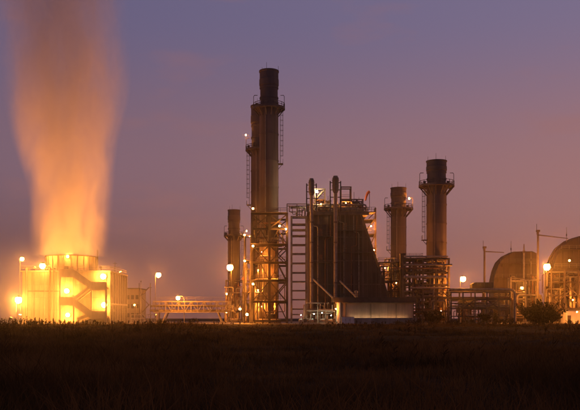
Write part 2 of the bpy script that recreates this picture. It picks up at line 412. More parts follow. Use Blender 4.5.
# ------------------------------------------------------------------ exhaust stacks
def ring_platform(t, cx, cyy, r, z, w, brackets=14, rail_mat='steel'):
    p = obj('platform', MB().lathe(cx, cyy, [(r + .02, z - .14), (r + w, z - .14), (r + w, z), (r + .02, z)], 32, closed=True), M['steel'], t)
    n = 20; ring = [(cx + (r + w - .05) * math.cos(2 * PI * i / n), cyy + (r + w - .05) * math.sin(2 * PI * i / n), z) for i in range(n)]
    obj('railing', MB().rail(ring, 1.15, 9, .11, True), M[rail_mat], p)
    for i, a in enumerate((3.6, 4.3, 5.4)):
        c_ = (cx + (r + w * .6) * math.cos(a), cyy + (r + w * .6) * math.sin(a)); obj('junction_box', MB().box(c_[0] - .3, c_[0] + .3, c_[1] - .2, c_[1] + .2, z, z + (1.0, 1.5, .8)[i]), M['steel'], p)
    obj('kick_plate', MB().lathe(cx, cyy, [(r + w - .02, z - .3), (r + w + .04, z - .3), (r + w + .04, z + .2), (r + w - .02, z + .2)], 32, closed=True), M['steel'], p)
    for i in range(brackets):
        a = 2 * PI * i / brackets; c, s_ = math.cos(a), math.sin(a)
        obj('bracket', MB().bar((cx + (r - .02) * c, cyy + (r - .02) * s_, z - w * 1.25), (cx + (r + w - .1) * c, cyy + (r + w - .1) * s_, z - .2), .2), M['steel'], p)
    return p
def caged_ladder(t, x, y, z0, z1, out):
    "ladder with safety hoops; out = direction away from the shell"
    o = Vector(out).normalized(); sd = Vector((-o.y, o.x, 0)); b = Vector((x, y, 0))
    mb = MB()
    for k in (-.25, .25): mb.bar(b + sd * k + Vector((0, 0, z0)), b + sd * k + Vector((0, 0, z1)), .07)
    z = z0
    while z < z1: mb.bar(b - sd * .25 + Vector((0, 0, z)), b + sd * .25 + Vector((0, 0, z)), .05); z += .5
    l = obj('ladder', mb, M['steel'], t)
    mb = MB(); z = z0 + 2
    while z < z1:
        pts = [b + sd * (.42 * math.cos(q)) + o * (.05 + .75 * math.sin(q)) + Vector((0, 0, z)) for q in (0, PI / 4, PI / 2, 3 * PI / 4, PI)]
        for p, q in zip(pts, pts[1:]): mb.bar(p, q, .06)
        z += 1.3
    for q in (PI / 4, PI / 2, 3 * PI / 4):
        c = b + sd * (.42 * math.cos(q)) + o * (.05 + .75 * math.sin(q)); mb.bar(c + Vector((0, 0, z0 + 2)), c + Vector((0, 0, z1)), .05)
    obj('safety_cage', mb, M['steel'], l)
def stack(label, px, D, R, ztop, platz, pw, neck=.93, sections=8, rods=3, dark_from=None, ladder_side=1, ladder_rng=None):
    cx = X(px, D); cyy = D
    t = thing('exhaust_stack', label, 'chimney', (cx, cyy, .06))
    obj('plinth', MB().lathe(cx, cyy, [(R + .7, .06), (R + .7, 1.0), (R + .3, 1.2), (.1, 1.2)], 32), M['concrete'], t)
    z = 1.2; hz = (platz - z) / sections
    for i in range(sections):
        za, zb = z + i * hz, z + (i + 1) * hz
        sh = obj('shell_section', MB().lathe(cx, cyy, [(R, za + .12), (R, zb - .12)], 40), M['stack'], t)
        obj('flange', MB().lathe(cx, cyy, [(R - .02, zb - .14), (R + .10, zb - .14), (R + .10, zb + .14), (R - .02, zb + .14)], 40, closed=True), M['stack'], sh)
    rn = R * neck; H = ztop - platz; za = platz + H * .56
    obj('neck', MB().lathe(cx, cyy, [(rn, platz + .05), (rn, za)], 40), M['stackdark'], t)
    for k in (.27, .54):
        obj('stiffener_ring', MB().lathe(cx, cyy, [(rn - .02, platz + H * k - .2), (rn + .16, platz + H * k - .2), (rn + .16, platz + H * k + .2), (rn - .02, platz + H * k + .2)], 40, closed=True), M['stackdark'], t)
    obj('silencer_top', MB().lathe(cx, cyy, [(rn, za), (R * 1.03, za + H * .05), (R * 1.03, za + H * .2), (R * .99, za + H * .22), (R * .99, ztop - H * .05), (R * 1.05, ztop - H * .04), (R * 1.05, ztop), (R * .93, ztop), (R * .93, ztop - 2.5)], 40), M['stackdark'], t)
    ring_platform(t, cx, cyy, R, platz, pw)
    for k in range(rods):
        a = .3 + 2 * PI * k / rods
        obj('lightning_rod', MB().tube((cx + R * 1.02 * math.cos(a), cyy + R * 1.02 * math.sin(a), ztop - 2), (cx + R * 1.02 * math.cos(a), cyy + R * 1.02 * math.sin(a), ztop + 1.5), .05, .035, 6), M['steel'], t)
    # davits on the platform
    for sx in (-1, 1):
        x = cx + sx * (R + pw - .15)
        obj('davit', MB().sweep([(x, cyy - .3, platz), (x, cyy - .3, platz + 3.0), (x - sx * .2, cyy - .3, platz + 3.3), (x - sx * 1.0, cyy - .3, platz + 3.3)], .07, 6), M['steel'], t)
    z0, z1 = ladder_rng or (platz - 14, platz)
    caged_ladder(t, cx + ladder_side * (R + .45), cyy - .25, z0, z1 + 1, (ladder_side, -.3, 0))
    x = cx + ladder_side * (R + .7)
    obj('rest_platform', MB().box(min(cx + ladder_side * R * .97, x + ladder_side * .5), max(cx + ladder_side * R * .97, x + ladder_side * .5), cyy - 1.2, cyy + .9, z0 - .12, z0).rail([(x + ladder_side * .45, cyy - 1.15, z0), (x + ladder_side * .45, cyy + .85, z0)], 1.1, 1, .06).bar((cx + ladder_side * R * .97, cyy - .2, z0 - 1.4), (x + ladder_side * .3, cyy - .2, z0 - .1), .12), M['steel'], t)
    obj('downpipe', MB().tube((cx - R * .35, cyy - R * .98, 1.2), (cx - R * .35, cyy - R * .98, platz - .5), .1, n=8), M['pipe'], t)
    return t, cx
S1, S1x = stack('tallest dark exhaust stack rising from the braced steel tower', 269, 206, 2.42, Z(71, 206), Z(108.5, 206), 1.65, ladder_side=1, ladder_rng=(Z(164, 206), Z(110, 206)))
S2, S2x = stack('second tall exhaust stack half hidden behind the tallest one', 259.6, 226, 2.42, Z(106, 226), Z(150, 226), 1.5, ladder_side=-1, ladder_rng=(Z(205, 226), Z(152, 226)))
S3, S3x = stack('distant slim exhaust stack left of the braced steel tower', 234, 268, 2.05, Z(210, 268), Z(236, 268), 1.3, sections=5, ladder_side=1, ladder_rng=(Z(275, 268), Z(238, 268)))
S4, S4x = stack('shorter exhaust stack with a lit platform right of the boiler', 398.5, 242, 2.35, Z(188, 242), Z(209, 242), 2.0, sections=6, ladder_side=-1, ladder_rng=(Z(250, 242), Z(210, 242)))
S5, S5x = stack('thick exhaust stack with wide ring platform nearest the right lamps', 436.5, 206, 2.55, Z(161, 206), Z(186, 206), 1.95, sections=7, ladder_side=-1, ladder_rng=(Z(240, 206), Z(187, 206)))
bulkhead('tiny lamp on the platform of the second tall stack', W(246, 135, 225), .2, 300, AMBER, (1, 0, 0), reach=.6)
bulkhead('lamp on the ring platform of the shorter right stack', W(409, 198.5, 240.5), .28, 380, SODIUM, (-1, 0, 0), reach=1.2)
bulkhead('tiny lamp at the crown platform of the distant slim stack', W(246.5, 231, 266), .2, 300, AMBER, (-1, 0, 0), reach=1.0)
bulkhead('tiny lamp beneath the platform of the distant slim stack', W(249.5, 236, 264), .2, 300, AMBER, (-1, 0, 0), reach=1.0)

# ------------------------------------------------------------------ steel frames
def frame(name, label, cat, xs, ys, zs, col_w=.42, beam_h=.36, m='steel', brace=(), side_brace=True, decks=(), group=None, rails=True, base=.06):
    t = thing(name, label, cat, ((xs[0] + xs[-1]) / 2, ys[0], base), group)
    zt = zs[-1]
    for x in xs:
        for y in ys: obj('column', MB().ibeam((x, y, base), (x, y, zt), col_w, col_w), M[m], t)
    for z in zs:
        for y in ys:
            for a, b in zip(xs, xs[1:]): obj('beam', MB().ibeam((a + col_w / 2, y, z - beam_h / 2), (b - col_w / 2, y, z - beam_h / 2), col_w * .6, beam_h), M[m], t)
        for x in xs:
            for a, b in zip(ys, ys[1:]): obj('cross_beam', MB().ibeam((x, a + col_w / 2, z - beam_h / 2), (x, b - col_w / 2, z - beam_h / 2), col_w * .6, beam_h), M[m], t)
    lv = [base + .3] + list(zs)
    for (ci, li, kind) in brace:
        a, b = xs[ci], xs[ci + 1]; z0, z1 = lv[li], lv[li + 1]
        for y in (ys[0], ys[-1]):
            if kind in 'x/': obj('brace', MB().bar((a + .15, y - .06, z0), (b - .15, y - .06, z1 - beam_h), .27, .27), M[m], t)
            if kind in 'x\\': obj('brace', MB().bar((a + .15, y + .18, z1 - beam_h), (b - .15, y + .18, z0), .22, .22), M[m], t)
            if kind == 'v':
                obj('brace', MB().bar((a + .15, y - .06, z0), ((a + b) / 2, y - .06, z1 - beam_h), .2), M[m], t)
                obj('brace', MB().bar((b - .15, y - .06, z0), ((a + b) / 2, y - .06, z1 - beam_h), .2), M[m], t)
    if side_brace:
        for x in (xs[0], xs[-1]):
            for i in range(len(lv) - 1):
                a, b = (ys[0], ys[-1]) if i % 2 else (ys[-1], ys[0])
                obj('side_brace', MB().bar((x, a, lv[i]), (x, b, lv[i + 1] - beam_h), .2), M[m], t)
    for (z, x0, x1, y0, y1) in decks:
        d = obj('deck', MB().box(x0, x1, y0, y1, z + .01, z + .07), M['steel'], t)
        if rails: obj('railing', MB().rail([(x0, y0, z + .07), (x1, y0, z + .07), (x1, y1, z + .07), (x0, y1, z + .07)], 1.1, 1.7, .06, True), M['steel'], d)
    return t

DF = 200.
lvz = [Z(y, DF) for y in (320, 301, 280, 262, 244, 228, 213)]
xs = [X(252, DF), X(269.5, DF), X(287, DF)]
bx = []
for li in range(1, 7):
    for ci in (0, 1): bx.append((ci, li, 'v' if li % 2 else 'x'))
TF = frame('braced_tower', 'braced steel tower wrapped round the foot of the tallest stack', 'steel frame', xs, [DF, 212.], lvz, .55, .46, m='towersteel', brace=bx,
           decks=[(lvz[i], xs[0] - .2, xs[-1] + .2, DF - 1.0, DF - .05) for i in (1, 2, 3, 4, 6)])
# annex gantry on its left
frame('annex_gantry', 'narrow steel gantry clinging to the left of the braced tower', 'steel frame', [X(244.5, 203), X(250.6, 203)], [203., 208.], [Z(y, 203) for y in (300, 283, 260, 235)], .26, .24,
      brace=[(0, 1, '/'), (0, 2, '\\')], decks=[(Z(260, 203), X(244.5, 203), X(250.6, 203), 203.3, 207.7)])

def pipe_run(name, pts, r, m, parent, n=8):
    return obj(name, MB().sweep(pts, r, n), M[m], parent)
def pipework(name, label, box, n, seed, rmin=.08, rmax=.28, vertical=.5, base=None):
    "a tangle of pipes, valves and drums as found on plant steelwork; each run is a part"
    rnd = random.Random(seed); x0, x1, y0, y1, z0, z1 = box
    t = thing(name, label, 'pipework', ((x0 + x1) / 2, (y0 + y1) / 2, base if base is not None else z0))
    for i in range(n):
        r = rnd.uniform(rmin, rmax); m = rnd.choice(['pipe', 'pipe', 'galv', 'rust', 'steel'])
        P = [rnd.uniform(x0, x1), rnd.uniform(y0, y1), rnd.uniform(z0, z1)]
        if rnd.random() < vertical: P[2] = z0 if rnd.random() < .7 else P[2]
        pts = [tuple(P)]; ax = 2 if rnd.random() < vertical else 0
        for k in range(rnd.randint(2, 4)):
            lo, hi = ((x0, x1), (y0, y1), (z0, z1))[ax]
            v = rnd.uniform(lo, hi)
            if abs(v - P[ax]) < 4 * r: v = lo if P[ax] > (lo + hi) / 2 else hi
            P[ax] = v; pts.append(tuple(P)); ax = rnd.choice([a for a in (0, 0, 1, 2, 2) if a != ax])
        p = pipe_run('pipe', rounded(pts, r * 2.2), r, m, t)
        if rnd.random() < .5:
            a, b = Vector(pts[0]), Vector(pts[1]); c = a.lerp(b, rnd.uniform(.3, .7)); d = (b - a).normalized()
            obj('flange', MB().tube(c - d * .12, c + d * .12, r * 1.7, n=10), M['steel'], p)
            if abs(d.z) > .5: obj('valve_wheel', MB().tube(c + Vector((0, -r * 3, 0)), c + Vector((0, -r * 3.4, 0)), r * 1.8, n=10).tube(c, c + Vector((0, -r * 3, 0)), r * .35, n=6), M['rust'], p)
    return t
pipework('tower_pipework', 'tangle of lagged pipes inside the lower braced stack tower', (xs[0] + .6, xs[-1] - .6, 201., 203.2, .1, Z(248, DF)), 17, 3, rmax=.2, vertical=.7, base=.06)
pipework('upper_pipework', 'few slim pipes below the top deck of the braced tower', (xs[0] + .6, xs[-1] - .6, 201., 203., Z(246, DF), Z(215, DF)), 9, 5, rmax=.16)
pipework('annex_pipework', 'pipes in the narrow gantry left of the braced tower', (X(243, 204), X(250, 204), 204., 207., .1, Z(262, 203)), 12, 9, base=.06)
pipework('slim_stack_pipework', 'pipes and drums round the foot of the distant slim stack', (X(225, 262), X(243, 262), 258., 264., .1, Z(280, 262)), 22, 12, base=.06)
frame('stack_foot_tower', 'steel frame round the foot of the distant slim stack', 'steel frame', [X(226, 262), X(234, 262), X(243, 262)], [262., 274.], [Z(y, 262) for y in (310, 296, 280)], .4, .35, brace=[(0, 1, 'x'), (1, 1, 'x')])

B = (0, 1, 0)
for lab, px, py, D, r, st in (
    ('lamp at the outer top corner of the braced tower deck', 253, 208.5, 199.2, .2, 350),
    ('left lamp of the pair under the upper tower deck', 279.5, 226, 199.2, .2, 400),
    ('right lamp of the pair under the upper tower deck', 286, 229, 199.2, .2, 350),
    ('lamp on the middle left column of the braced tower', 253, 246, 199.2, .26, 110),
    ('lamp on the annex gantry head left of the braced tower', 244.5, 235, 202.4, .2, 300),
    ('lamp halfway up the annex gantry left of the braced tower', 244.7, 261, 202.4, .2, 300),
    ('lamp on the lower left column of the braced tower', 253, 284, 199.2, .26, 110),
    ('lamp near the ground at the left foot of the braced tower', 247, 314.5, 199.2, .3, 260),
    ('lamp above the yard between slim stack and braced tower', 240, 309, 215, .3, 400),
    ('lamp on the slim stack frame above the yard', 227, 294, 261, .28, 400),
    ('lamp on the slim stack frame near the pipe bridge', 226.5, 312, 261, .28, 400)):
    bulkhead(lab, W(px, py, D), r, st, AMBER if r < .25 else SODIUM, B, reach=.35)
# working lamps within the tower steel, at each floor on the inner columns
for k, (px, py) in enumerate(((262, 306), (276, 306), (258, 290), (258, 270), (274, 272), (262, 252))):
    bulkhead(('lamp deep inside the braced tower, ground floor, left', 'lamp deep inside the braced tower, ground floor, right', 'lamp deep inside the braced tower, first floor', 'lamp deep inside the braced tower, second floor, left', 'lamp deep inside the braced tower, second floor, right', 'lamp deep inside the braced tower, third floor')[k], W(px, py, 201.3), .07, (8500, 5200, 8500, 8500, 4800, 4000)[k], SODIUM, (0, 0, 1), reach=.3)

# open ladder-like rack between tower and boiler
rk = [Z(y, 203) for y in (314, 308.5, 299, 290, 281, 272, 262.5, 253, 244, 235, 229, 223.5, 216)]
frame('open_rack', 'open ladder-like steel rack between braced tower and boiler', 'steel frame', [X(291.5, 203), X(306.5, 203)], [203., 206.], rk, .5, .3, m='galv', side_brace=False)
frame('head_portal', 'small portal frame standing on top of the open rack', 'steel frame', [X(287, 203), X(297, 203), X(309, 203)], [203.2, 206.8], [Z(203.5, 203)], .2, .2, side_brace=False, base=Z(216, 203) + .01)
pipework('rack_head_pipework', 'valves and bent pipes on top of the open rack', (X(289, 204), X(308, 204), 203.8, 206.2, Z(215.5, 203), Z(205, 203)), 12, 21, .07, .22)

# ------------------------------------------------------------------ main boiler
def boiler():
    D = 200.; y0, y1 = 201., 222.
    def q(px, py): return (X(px, D), Z(py, D))
    xl, zt = X(309.5, D), Z(213, D)
    xr, xs_, zs = X(361, D), X(390, D), Z(301, D)
    t = thing('boiler', 'huge dark heat recovery boiler with a sloping right flank', 'boiler', (X(340, D), y0, .06))
    body = obj('casing', MB().prism([(xl, .06), (xs_, .06), (xs_, zs), (xr, zt), (xl, zt)], y0, y1), M['casing'], t)
    # sheet panels in rows, cut by the slope, with stiffeners between
    rows = 9; rh = (zt - 1.) / rows
    def right_at(z): return xr if z >= zt else (xs_ if z <= zs else xr + (xs_ - xr) * (zt - z) / (zt - zs))
    ncol = 9; pitch = (xs_ - xl) / ncol
    for j in range(rows):
        za, zb = 1. + j * rh + .10, 1. + (j + 1) * rh - .10
        for i in range(ncol):
            a, b = xl + i * pitch + .12, xl + (i + 1) * pitch - .12
            ra, rb = right_at(za) - .1, right_at(zb) - .1
            if rb <= a + .3: 
                if ra <= a + .3: continue
                obj('sheet_panel', MB().prism([(a, za), (min(b, ra), za), (a + .02, zb if rb > a else za + (zb - za) * .5)], y0 - .10, y0 + .02), M['casing'], body); continue
            obj('sheet_panel', MB().prism([(a, za), (min(b, ra), za), (min(b, rb), zb), (a, zb)], y0 - .08 - .04 * random.random(), y0 + .02), M['casing'], body)
    for i in range(ncol + 1):
        x = xl + i * pitch
        ztop = zt if x <= xr else zt - (x - xr) / (xs_ - xr) * (zt - zs)
        obj('stiffener', MB().ibeam((x, y0 - .25, .1), (x, y0 - .25, ztop), .34, .46), M['stack'], t)
        xm = x + pitch / 2; zm = zt if xm <= xr else zt - (xm - xr) / (xs_ - xr) * (zt - zs)
        if xm < xs_: obj('seam_rib', MB().bar((xm, y0 - .16, .6), (xm, y0 - .16, zm - .2), .14, .16), M['stack'], t)
    for j in range(1, rows + 1, 2):
        z = 1. + j * rh
        if z < zt: obj('stiffener', MB().ibeam((xl, y0 - .2, z), (right_at(z), y0 - .2, z), .2, .26), M['stack'], t)
    obj('slope_flange', MB().bar((xr, y0 - .2, zt), (xs_, y0 - .2, zs), .5, .5), M['casing'], t)
    for k, px in enumerate((318, 325.5, 344, 351.5, 359)):
        x = X(px, D); zz = Z((226, 238, 222, 246, 232)[k], D)
        c = obj('face_conduit', MB().sweep(rounded([(x, y0 - .55, .2), (x, y0 - .55, zz), (x + (1.3 if k % 2 else -1.3), y0 - .55, zz), (x + (1.3 if k % 2 else -1.3), y0 - .55, zt - .6)], .5), (.12, .16, .1, .14, .1)[k], 8), M['rust' if k % 2 else 'galv'], t)
        for q in range(5): obj('clip', MB().box(x - .25, x + .25, y0 - .7, y0 - .1, 3 + q * (zz - 4) / 5, 3.2 + q * (zz - 4) / 5), M['steel'], c)
    for k, (pa, pb, py) in enumerate(((314, 333, 262), (338, 372, 252), (314, 333, 236), (338, 364, 230))):
        zz = Z(py, D); xa, xb = X(pa, D), X(pb, D)
        w_ = obj('walkway', MB().box(xa, xb, y0 - 1.25, y0 - .4, zz - .1, zz), M['steel'], t)
        obj('railing', MB().rail([(xa, y0 - 1.2, zz), (xb, y0 - 1.2, zz)], 1.1, 1.6, .06), M['steel'], w_)
        for q in range(4): obj('bracket', MB().bar((xa + (xb - xa) * (q + .5) / 4, y0 - .3, zz - .9), (xa + (xb - xa) * (q + .5) / 4, y0 - 1.2, zz - .1), .12), M['steel'], w_)
        d_ = obj('access_door', MB().box(xa + 1.2, xa + 2.2, y0 - .2, y0 - .1, zz + .1, zz + 1.9), M['rust'], t)
        obj('handle', MB().box(xa + 2.0, xa + 2.08, y0 - .26, y0 - .2, zz + .9, zz + 1.1), M['galv'], d_)
    # slope side ribs
    for k in range(7):
        u = (k + .5) / 7; x = xr + (xs_ - xr) * u; z = zt + (zs - zt) * u
        obj('slope_rib', MB().bar((x + .1, y0, z + .05), (x + .1, y1, z + .05), .25, .3), M['steel'], t)
    # roof deck, parapet plate, railing
    obj('roof_deck', MB().box(xl - .6, X(369, D), y0 - 1.0, y1, zt, zt + .25), M['steel'], t)
    z = zt + .25
    obj('roof_railing', MB().rail([(xl - .5, y0 - .9, z), (X(369, D) - .1, y0 - .9, z), (X(369, D) - .1, y1, z)], 1.15, 1.5, .07), M['steel'], t)
    obj('fascia', MB().box(xl - .6, X(369, D), y0 - 1.08, y0 - 1.003, zt - .5, zt + .35), M['steel'], t)
    # access platforms with a stair on the far flank, lit from inside
    for k, py in enumerate((222, 236, 250, 264)):
        zz = Z(py, 214); xa = right_at(zz) * 1.05; xb = X(373.5 + k * .4, 214)
        pl = obj('side_platform', MB().box(xa, xb, 208., 216., zz - .15, zz), M['steel'], t)
        obj('railing', MB().rail([(xa, 208., zz), (xb, 208., zz), (xb, 216., zz)], 1.1, 1.5, .07), M['galv'], pl)
        obj('stringer', MB().bar((xb - .2, 207.8, zz), (xa + .5, 207.8, zz - 3.4), .25, .3), M['steel'], pl)
    obj('side_mast', MB().ibeam((X(373, 214), 208., Z(290, 214)), (X(373, 214), 208., Z(211, 214)), .4, .4), M['steel'], t)
    obj('cantilever_platform', MB().box(X(364, D), X(376.5, D), y0 + 1, y0 + 5, Z(210.5, D) - .2, Z(210.5, D)).rail([(X(364, D), y0 + 1, Z(210.5, D)), (X(376.4, D), y0 + 1, Z(210.5, D)), (X(376.4, D), y0 + 5, Z(210.5, D))], 1.1, 1.2, .07).bar((X(370, D), y0 + 3, Z(217, D)), (X(376, D), y0 + 3, Z(210.8, D)), .2), M['steel'], t)
    return zt + .25
BZ = boiler()
def vent(label, px, D, ytop, R, ybot, sil):
    x = X(px, D); zt = Z(ytop, D); zs = Z(ytop + sil, D)
    t = thing('vent_stack', label, 'vent pipe', (x, D, .06))
    obj('riser', MB().lathe(x, D, [(R, .1), (R, zs)], 16), M['pipe'], t)
    sl = obj('silencer', MB().lathe(x, D, [(R, zs - .8), (R * 1.65, zs - .1), (R * 1.65, zt - .5), (R * 1.2, zt - .2), (R * 1.2, zt), (R * .9, zt), (R * .9, zt - 1)], 20), M['stackdark'], t)
    for k in range(2):
        z = zs + (zt - zs) * (.25 + .4 * k)
        obj('band', MB().lathe(x, D, [(R * 1.6, z), (R * 1.8, z), (R * 1.8, z + .25), (R * 1.6, z + .25)], 20, closed=True), M['steel'], sl)
    for k in range(5):
        z = 5 + k * 5.
        obj('pipe_clamp', MB().lathe(x, D, [(R - .02, z), (R + .15, z), (R + .15, z + .3), (R - .02, z + .3)], 16, closed=True).bar((x, D + R, z + .15), (x, 201.2, z + .15), .15), M['steel'], t)
    # steel support alongside the upper part
    for sx in (-1, 1):
        obj('guide_post', MB().bar((x + sx * (R * 1.65 + .5), D + .3, BZ), (x + sx * (R * 1.65 + .5), D + .3, zt - 1.2), .28), M['steel'], t)
    for k in range(4):
        z = BZ + (zt - 1.6 - BZ) * (k + 1) / 4
        obj('guide_rung', MB().bar((x - R * 1.65 - .6, D + .3, z), (x + R * 1.65 + .6, D + .3, z), .2), M['steel'], t)
    return t
vent('slim vent pipe with silencer at the left edge of the boiler', 311.5, 199.3, 178.5, .42, 310, 14)
vent('slim vent pipe with silencer up the middle of the boiler face', 335.5, 199.3, 176, .48, 300, 14)
# raking struts at the boiler foot
for lab, a, b in (('raking strut from the left vent pipe to the low hall', (313, 279), (334, 299)), ('raking strut from the middle vent pipe to the low hall', (340, 281), (357, 298))):
    p, q = W(*a, 199.2), W(*b, 196.)
    t = thing('raking_strut', lab, 'strut', q)
    obj('tube', MB().tube(p, q, .24, n=8), M['galv'], t)
    obj('end_plate', MB().box(p.x - .35, p.x + .35, p.y - .05, p.y + .08, p.z - .5, p.z + .5), M['steel'], t)
# roof steel
frame('roof_gantry', 'lit lifting gantry beside the left boiler vent', 'steel frame', [X(315, 203), X(325, 203)], [203., 206.], [Z(199, 203), Z(188.5, 203)], .24, .24, brace=[(0, 1, '/')], side_brace=False, base=BZ,
      decks=[(Z(199, 203), X(315, 203), X(325, 203), 203.2, 205.8)])
frame('roof_gantry', 'bare lifting gantry beside the middle boiler vent', 'steel frame', [X(341, 203), X(351, 203)], [203., 206.], [Z(199, 203), Z(186.5, 203)], .28, .28, side_brace=False, base=BZ,
      decks=[(Z(199, 203), X(341, 203), X(351, 203), 203.2, 205.8)])
frame('roof_gantry', 'low steel stage at the right end of the boiler roof', 'steel frame', [X(352, 203), X(357.5, 203), X(363, 203)], [203., 207.], [Z(205.5, 203), Z(199, 203)], .24, .24, side_brace=False, base=BZ,
      decks=[(Z(205.5, 203), X(352, 203), X(363, 203), 203.2, 206.8)])
def drum(label, pa, pb, D, py, r):
    a, b, z = X(pa, D), X(pb, D), Z(py, D)
    t = thing('steam_drum', label, 'drum', ((a + b) / 2, D, BZ))
    mb = MB(); prof = [(a - r * .5, .1 * r), (a - r * .35, .6 * r), (a, r), (b, r), (b + r * .35, .6 * r), (b + r * .5, .1 * r)]
    mb.sweep([(x, D, z) for x, _ in prof], [q for _, q in prof], 18)
    obj('shell', mb, M['pipe'], t)
    for x in (a + .6, b - .6):
        obj('saddle', MB().box(x - .2, x + .2, D - r * .8, D + r * .8, BZ, z - r * .6), M['steel'], t)
    for k in range(3):
        x = a + (b - a) * (k + .5) / 3
        obj('riser_pipe', MB().sweep(rounded([(x, D, z + r * .9), (x, D, z + r + 1.0), (x + .8, D, z + r + 1.0), (x + .8, D + 2.5, z + r + 1.0)], .4), .16, 8), M['pipe'], t)
drum('steam drum on the boiler roof between the two vents', 317, 330, 206, 207.5, .75)
drum('steam drum on the boiler roof right of the middle vent', 342, 356, 208, 206.5, .85)
pipework('roof_edge_pipework', 'thick silhouettes of valves along the front boiler roof edge', (X(313, 201), X(366, 201), 200.6, 202., BZ, BZ + 1.9), 30, 91, .1, .28, vertical=.4)
for k, (px, py) in enumerate(((328, 196), (354, 192), (359, 197))):
    b_ = W(px, 0, 204.); t_ = thing('roof_post', ('thin whip post on the boiler roof between the vents', 'thin whip post on the boiler roof by the bare gantry', 'thin whip post on the boiler roof by the low stage')[k], 'post', (b_.x, 204., BZ))
    obj('shaft', MB().tube((b_.x, 204., BZ), (b_.x, 204., Z(py, 204)), .09, .05, 6), M['steel'], t_)
    obj('base_plate', MB().box(b_.x - .2, b_.x + .2, 203.8, 204.2, BZ, BZ + .12), M['steel'], t_)
pipework('roof_pipework', 'cluttered pipes on the boiler roof between the vents', (X(314, 203), X(331, 203), 202.4, 205.5, BZ, Z(200, 203)), 20, 31, .07, .2)
pipework('roof_pipework', 'cluttered pipes on the boiler roof right of the middle vent', (X(340, 203), X(361, 203), 202.4, 206., BZ, Z(202, 203)), 26, 37, .07, .22)
bulkhead('pale yellow lamp on the gantry beside the left boiler vent', W(316.5, 191.5, 202.4), .34, 330, (1, .72, .35), B, reach=.3)
bulkhead('small lamp low on the boiler roof near the left vent', W(321, 204, 202.), .08, 1400, SODIUM, B, reach=.3)
bulkhead('small lamp low on the boiler roof near the middle vent', W(346, 203, 202.), .08, 1600, SODIUM, B, reach=.3)
bulkhead('lamp lighting the stairs on the right flank of the boiler', W(371, 226, 206.6), .09, 5000, SODIUM, B, reach=.3)
bulkhead('lamp on the lowest stair platform of the boiler flank', W(374, 250, 206.6), .09, 4500, SODIUM, B, reach=.3)
def windsock():
    p = W(366, 199, 201.5); b = Vector((X(369.5, 201.5), 201.5, Z(210, 201.5)))
    t = thing('windsock', 'small orange windsock on a bent post at boiler roof corner', 'windsock', b)
    top = Vector((b.x, b.y, Z(191, 201.5)))
    obj('post', MB().tube(b, top, .07, n=6), M['steel'], t)
    obj('sock', MB().sweep([top + Vector((0, 0, -.1)), top + Vector((-.45, 0, -.5)), top + Vector((-.85, 0, -1.5)), top + Vector((-1.0, 0, -2.4))], [.36, .33, .26, .18], 10, False), M['orange'], t)
windsock()

# ------------------------------------------------------------------ low hall in front of the boiler
def low_hall():
    D = 190.; xa, xb = X(337, D), X(413, D); zt, zw = Z(296.5, D), Z(302, D)
    t = thing('low_hall', 'low pale hall with dark flat roof before the boiler', 'building', ((xa + xb) / 2, D, .06))
    wall = obj('wall', MB().box(xa, xb, D, D + 9, .06, zw), M['concrete'], t)
    n = 9; w = (xb - xa) / n
    for i in range(n):
        obj('wall_panel', MB().box(xa + i * w + .03, xa + (i + 1) * w - .03, D - .09 - .03 * random.random(), D + .02, .5, zw - .05), M['hallwall'], wall)
        if i % 3 == 1: obj('wall_pipe', MB().tube((xa + i * w, D - .25, .5), (xa + i * w, D - .25, zw - .4), .07, n=6), M['steel'], wall)
    obj('gutter', MB().box(xa - .4, xb + .3, D - .45, D - .12, zw - .32, zw - .08), M['galv'], t)
    obj('roof', MB().box(xa - .9, xb + .6, D - 1.0, D + 9.5, zw, zt - .25), M['dark'], t)
    obj('roof_edge', MB().box(xa - .95, xb + .65, D - 1.08, D - 1.003, zw - .1, zt - .2), M['steel'], t)
    obj('end_column', MB().lathe(xa + .35, D - .5, [(.45, .1), (.45, zw)], 16), M['white'], t)
    obj('roof_rail', MB().rail([(xa - .8, D - .9, zt - .25), (xb + .5, D - .9, zt - .25)], .9, 2.2, .05), M['steel'], t)
    v = obj('roof_vent', MB().lathe(X(356.5, D), D + 1, [(.28, zt - .3), (.28, zt + .9), (.45, zt + .9), (.45, zt + 1.3), (.05, zt + 1.5)], 12), M['galv'], t)
    # kerb wall hiding the uplights
    k = thing('kerb_wall', 'low dark concrete upstand along the foot of the low hall', 'wall', ((xa + xb) / 2, D - 2.5, .06))
    m = 7; ww = (xb - xa - 3) / m
    for i in range(m): obj('precast_block', MB().box(xa + 3.5 + i * ww + .003, xa + 3.5 + (i + 1) * ww - .003, D - 2.7 - .02 * (i % 2), D - 2.4, .06, 1.5), M['concrete'], k)
    # tube lights at the foot of the wall
    for i, nm in enumerate(('left end', 'left middle', 'middle', 'right middle', 'right end')):
        x = xa + 4.5 + i * (xb - xa - 7.5) / 4
        f = thing('tube_light', 'greenish tube light at the foot of the low hall, ' + nm, 'lamp', (x, D - .7, .06))
        obj('tray', MB().box(x - .75, x + .75, D - .85, D - .55, .06, .85), M['galv'], f)
        obj('tube', MB().tube((x - 1.3, D - .7, .95), (x + 1.3, D - .7, .95), .06, n=6), em((1, .72, .34) if i < 3 else (1, .62, .26), 15), f)
    c = thing('control_cabinet', 'small lit cabinet before the left end of the low hall', 'cabinet', (X(346, D), D - 3.4, .06))
    cb = obj('cabinet_body', MB().box(X(340.5, D), X(353, D), D - 3.9, D - 3., .06, 1.75), M['clad'], c)
    for i in range(3):
        a = X(340.5, D) + .06 + i * 1.0; dd = obj('door', MB().box(a, a + .9, D - 3.96, D - 3.9, .2, 1.65), M['white'], c)
        obj('handle', MB().box(a + .75, a + .82, D - 4.0, D - 3.96, .9, 1.15), M['steel'], dd)
low_hall()
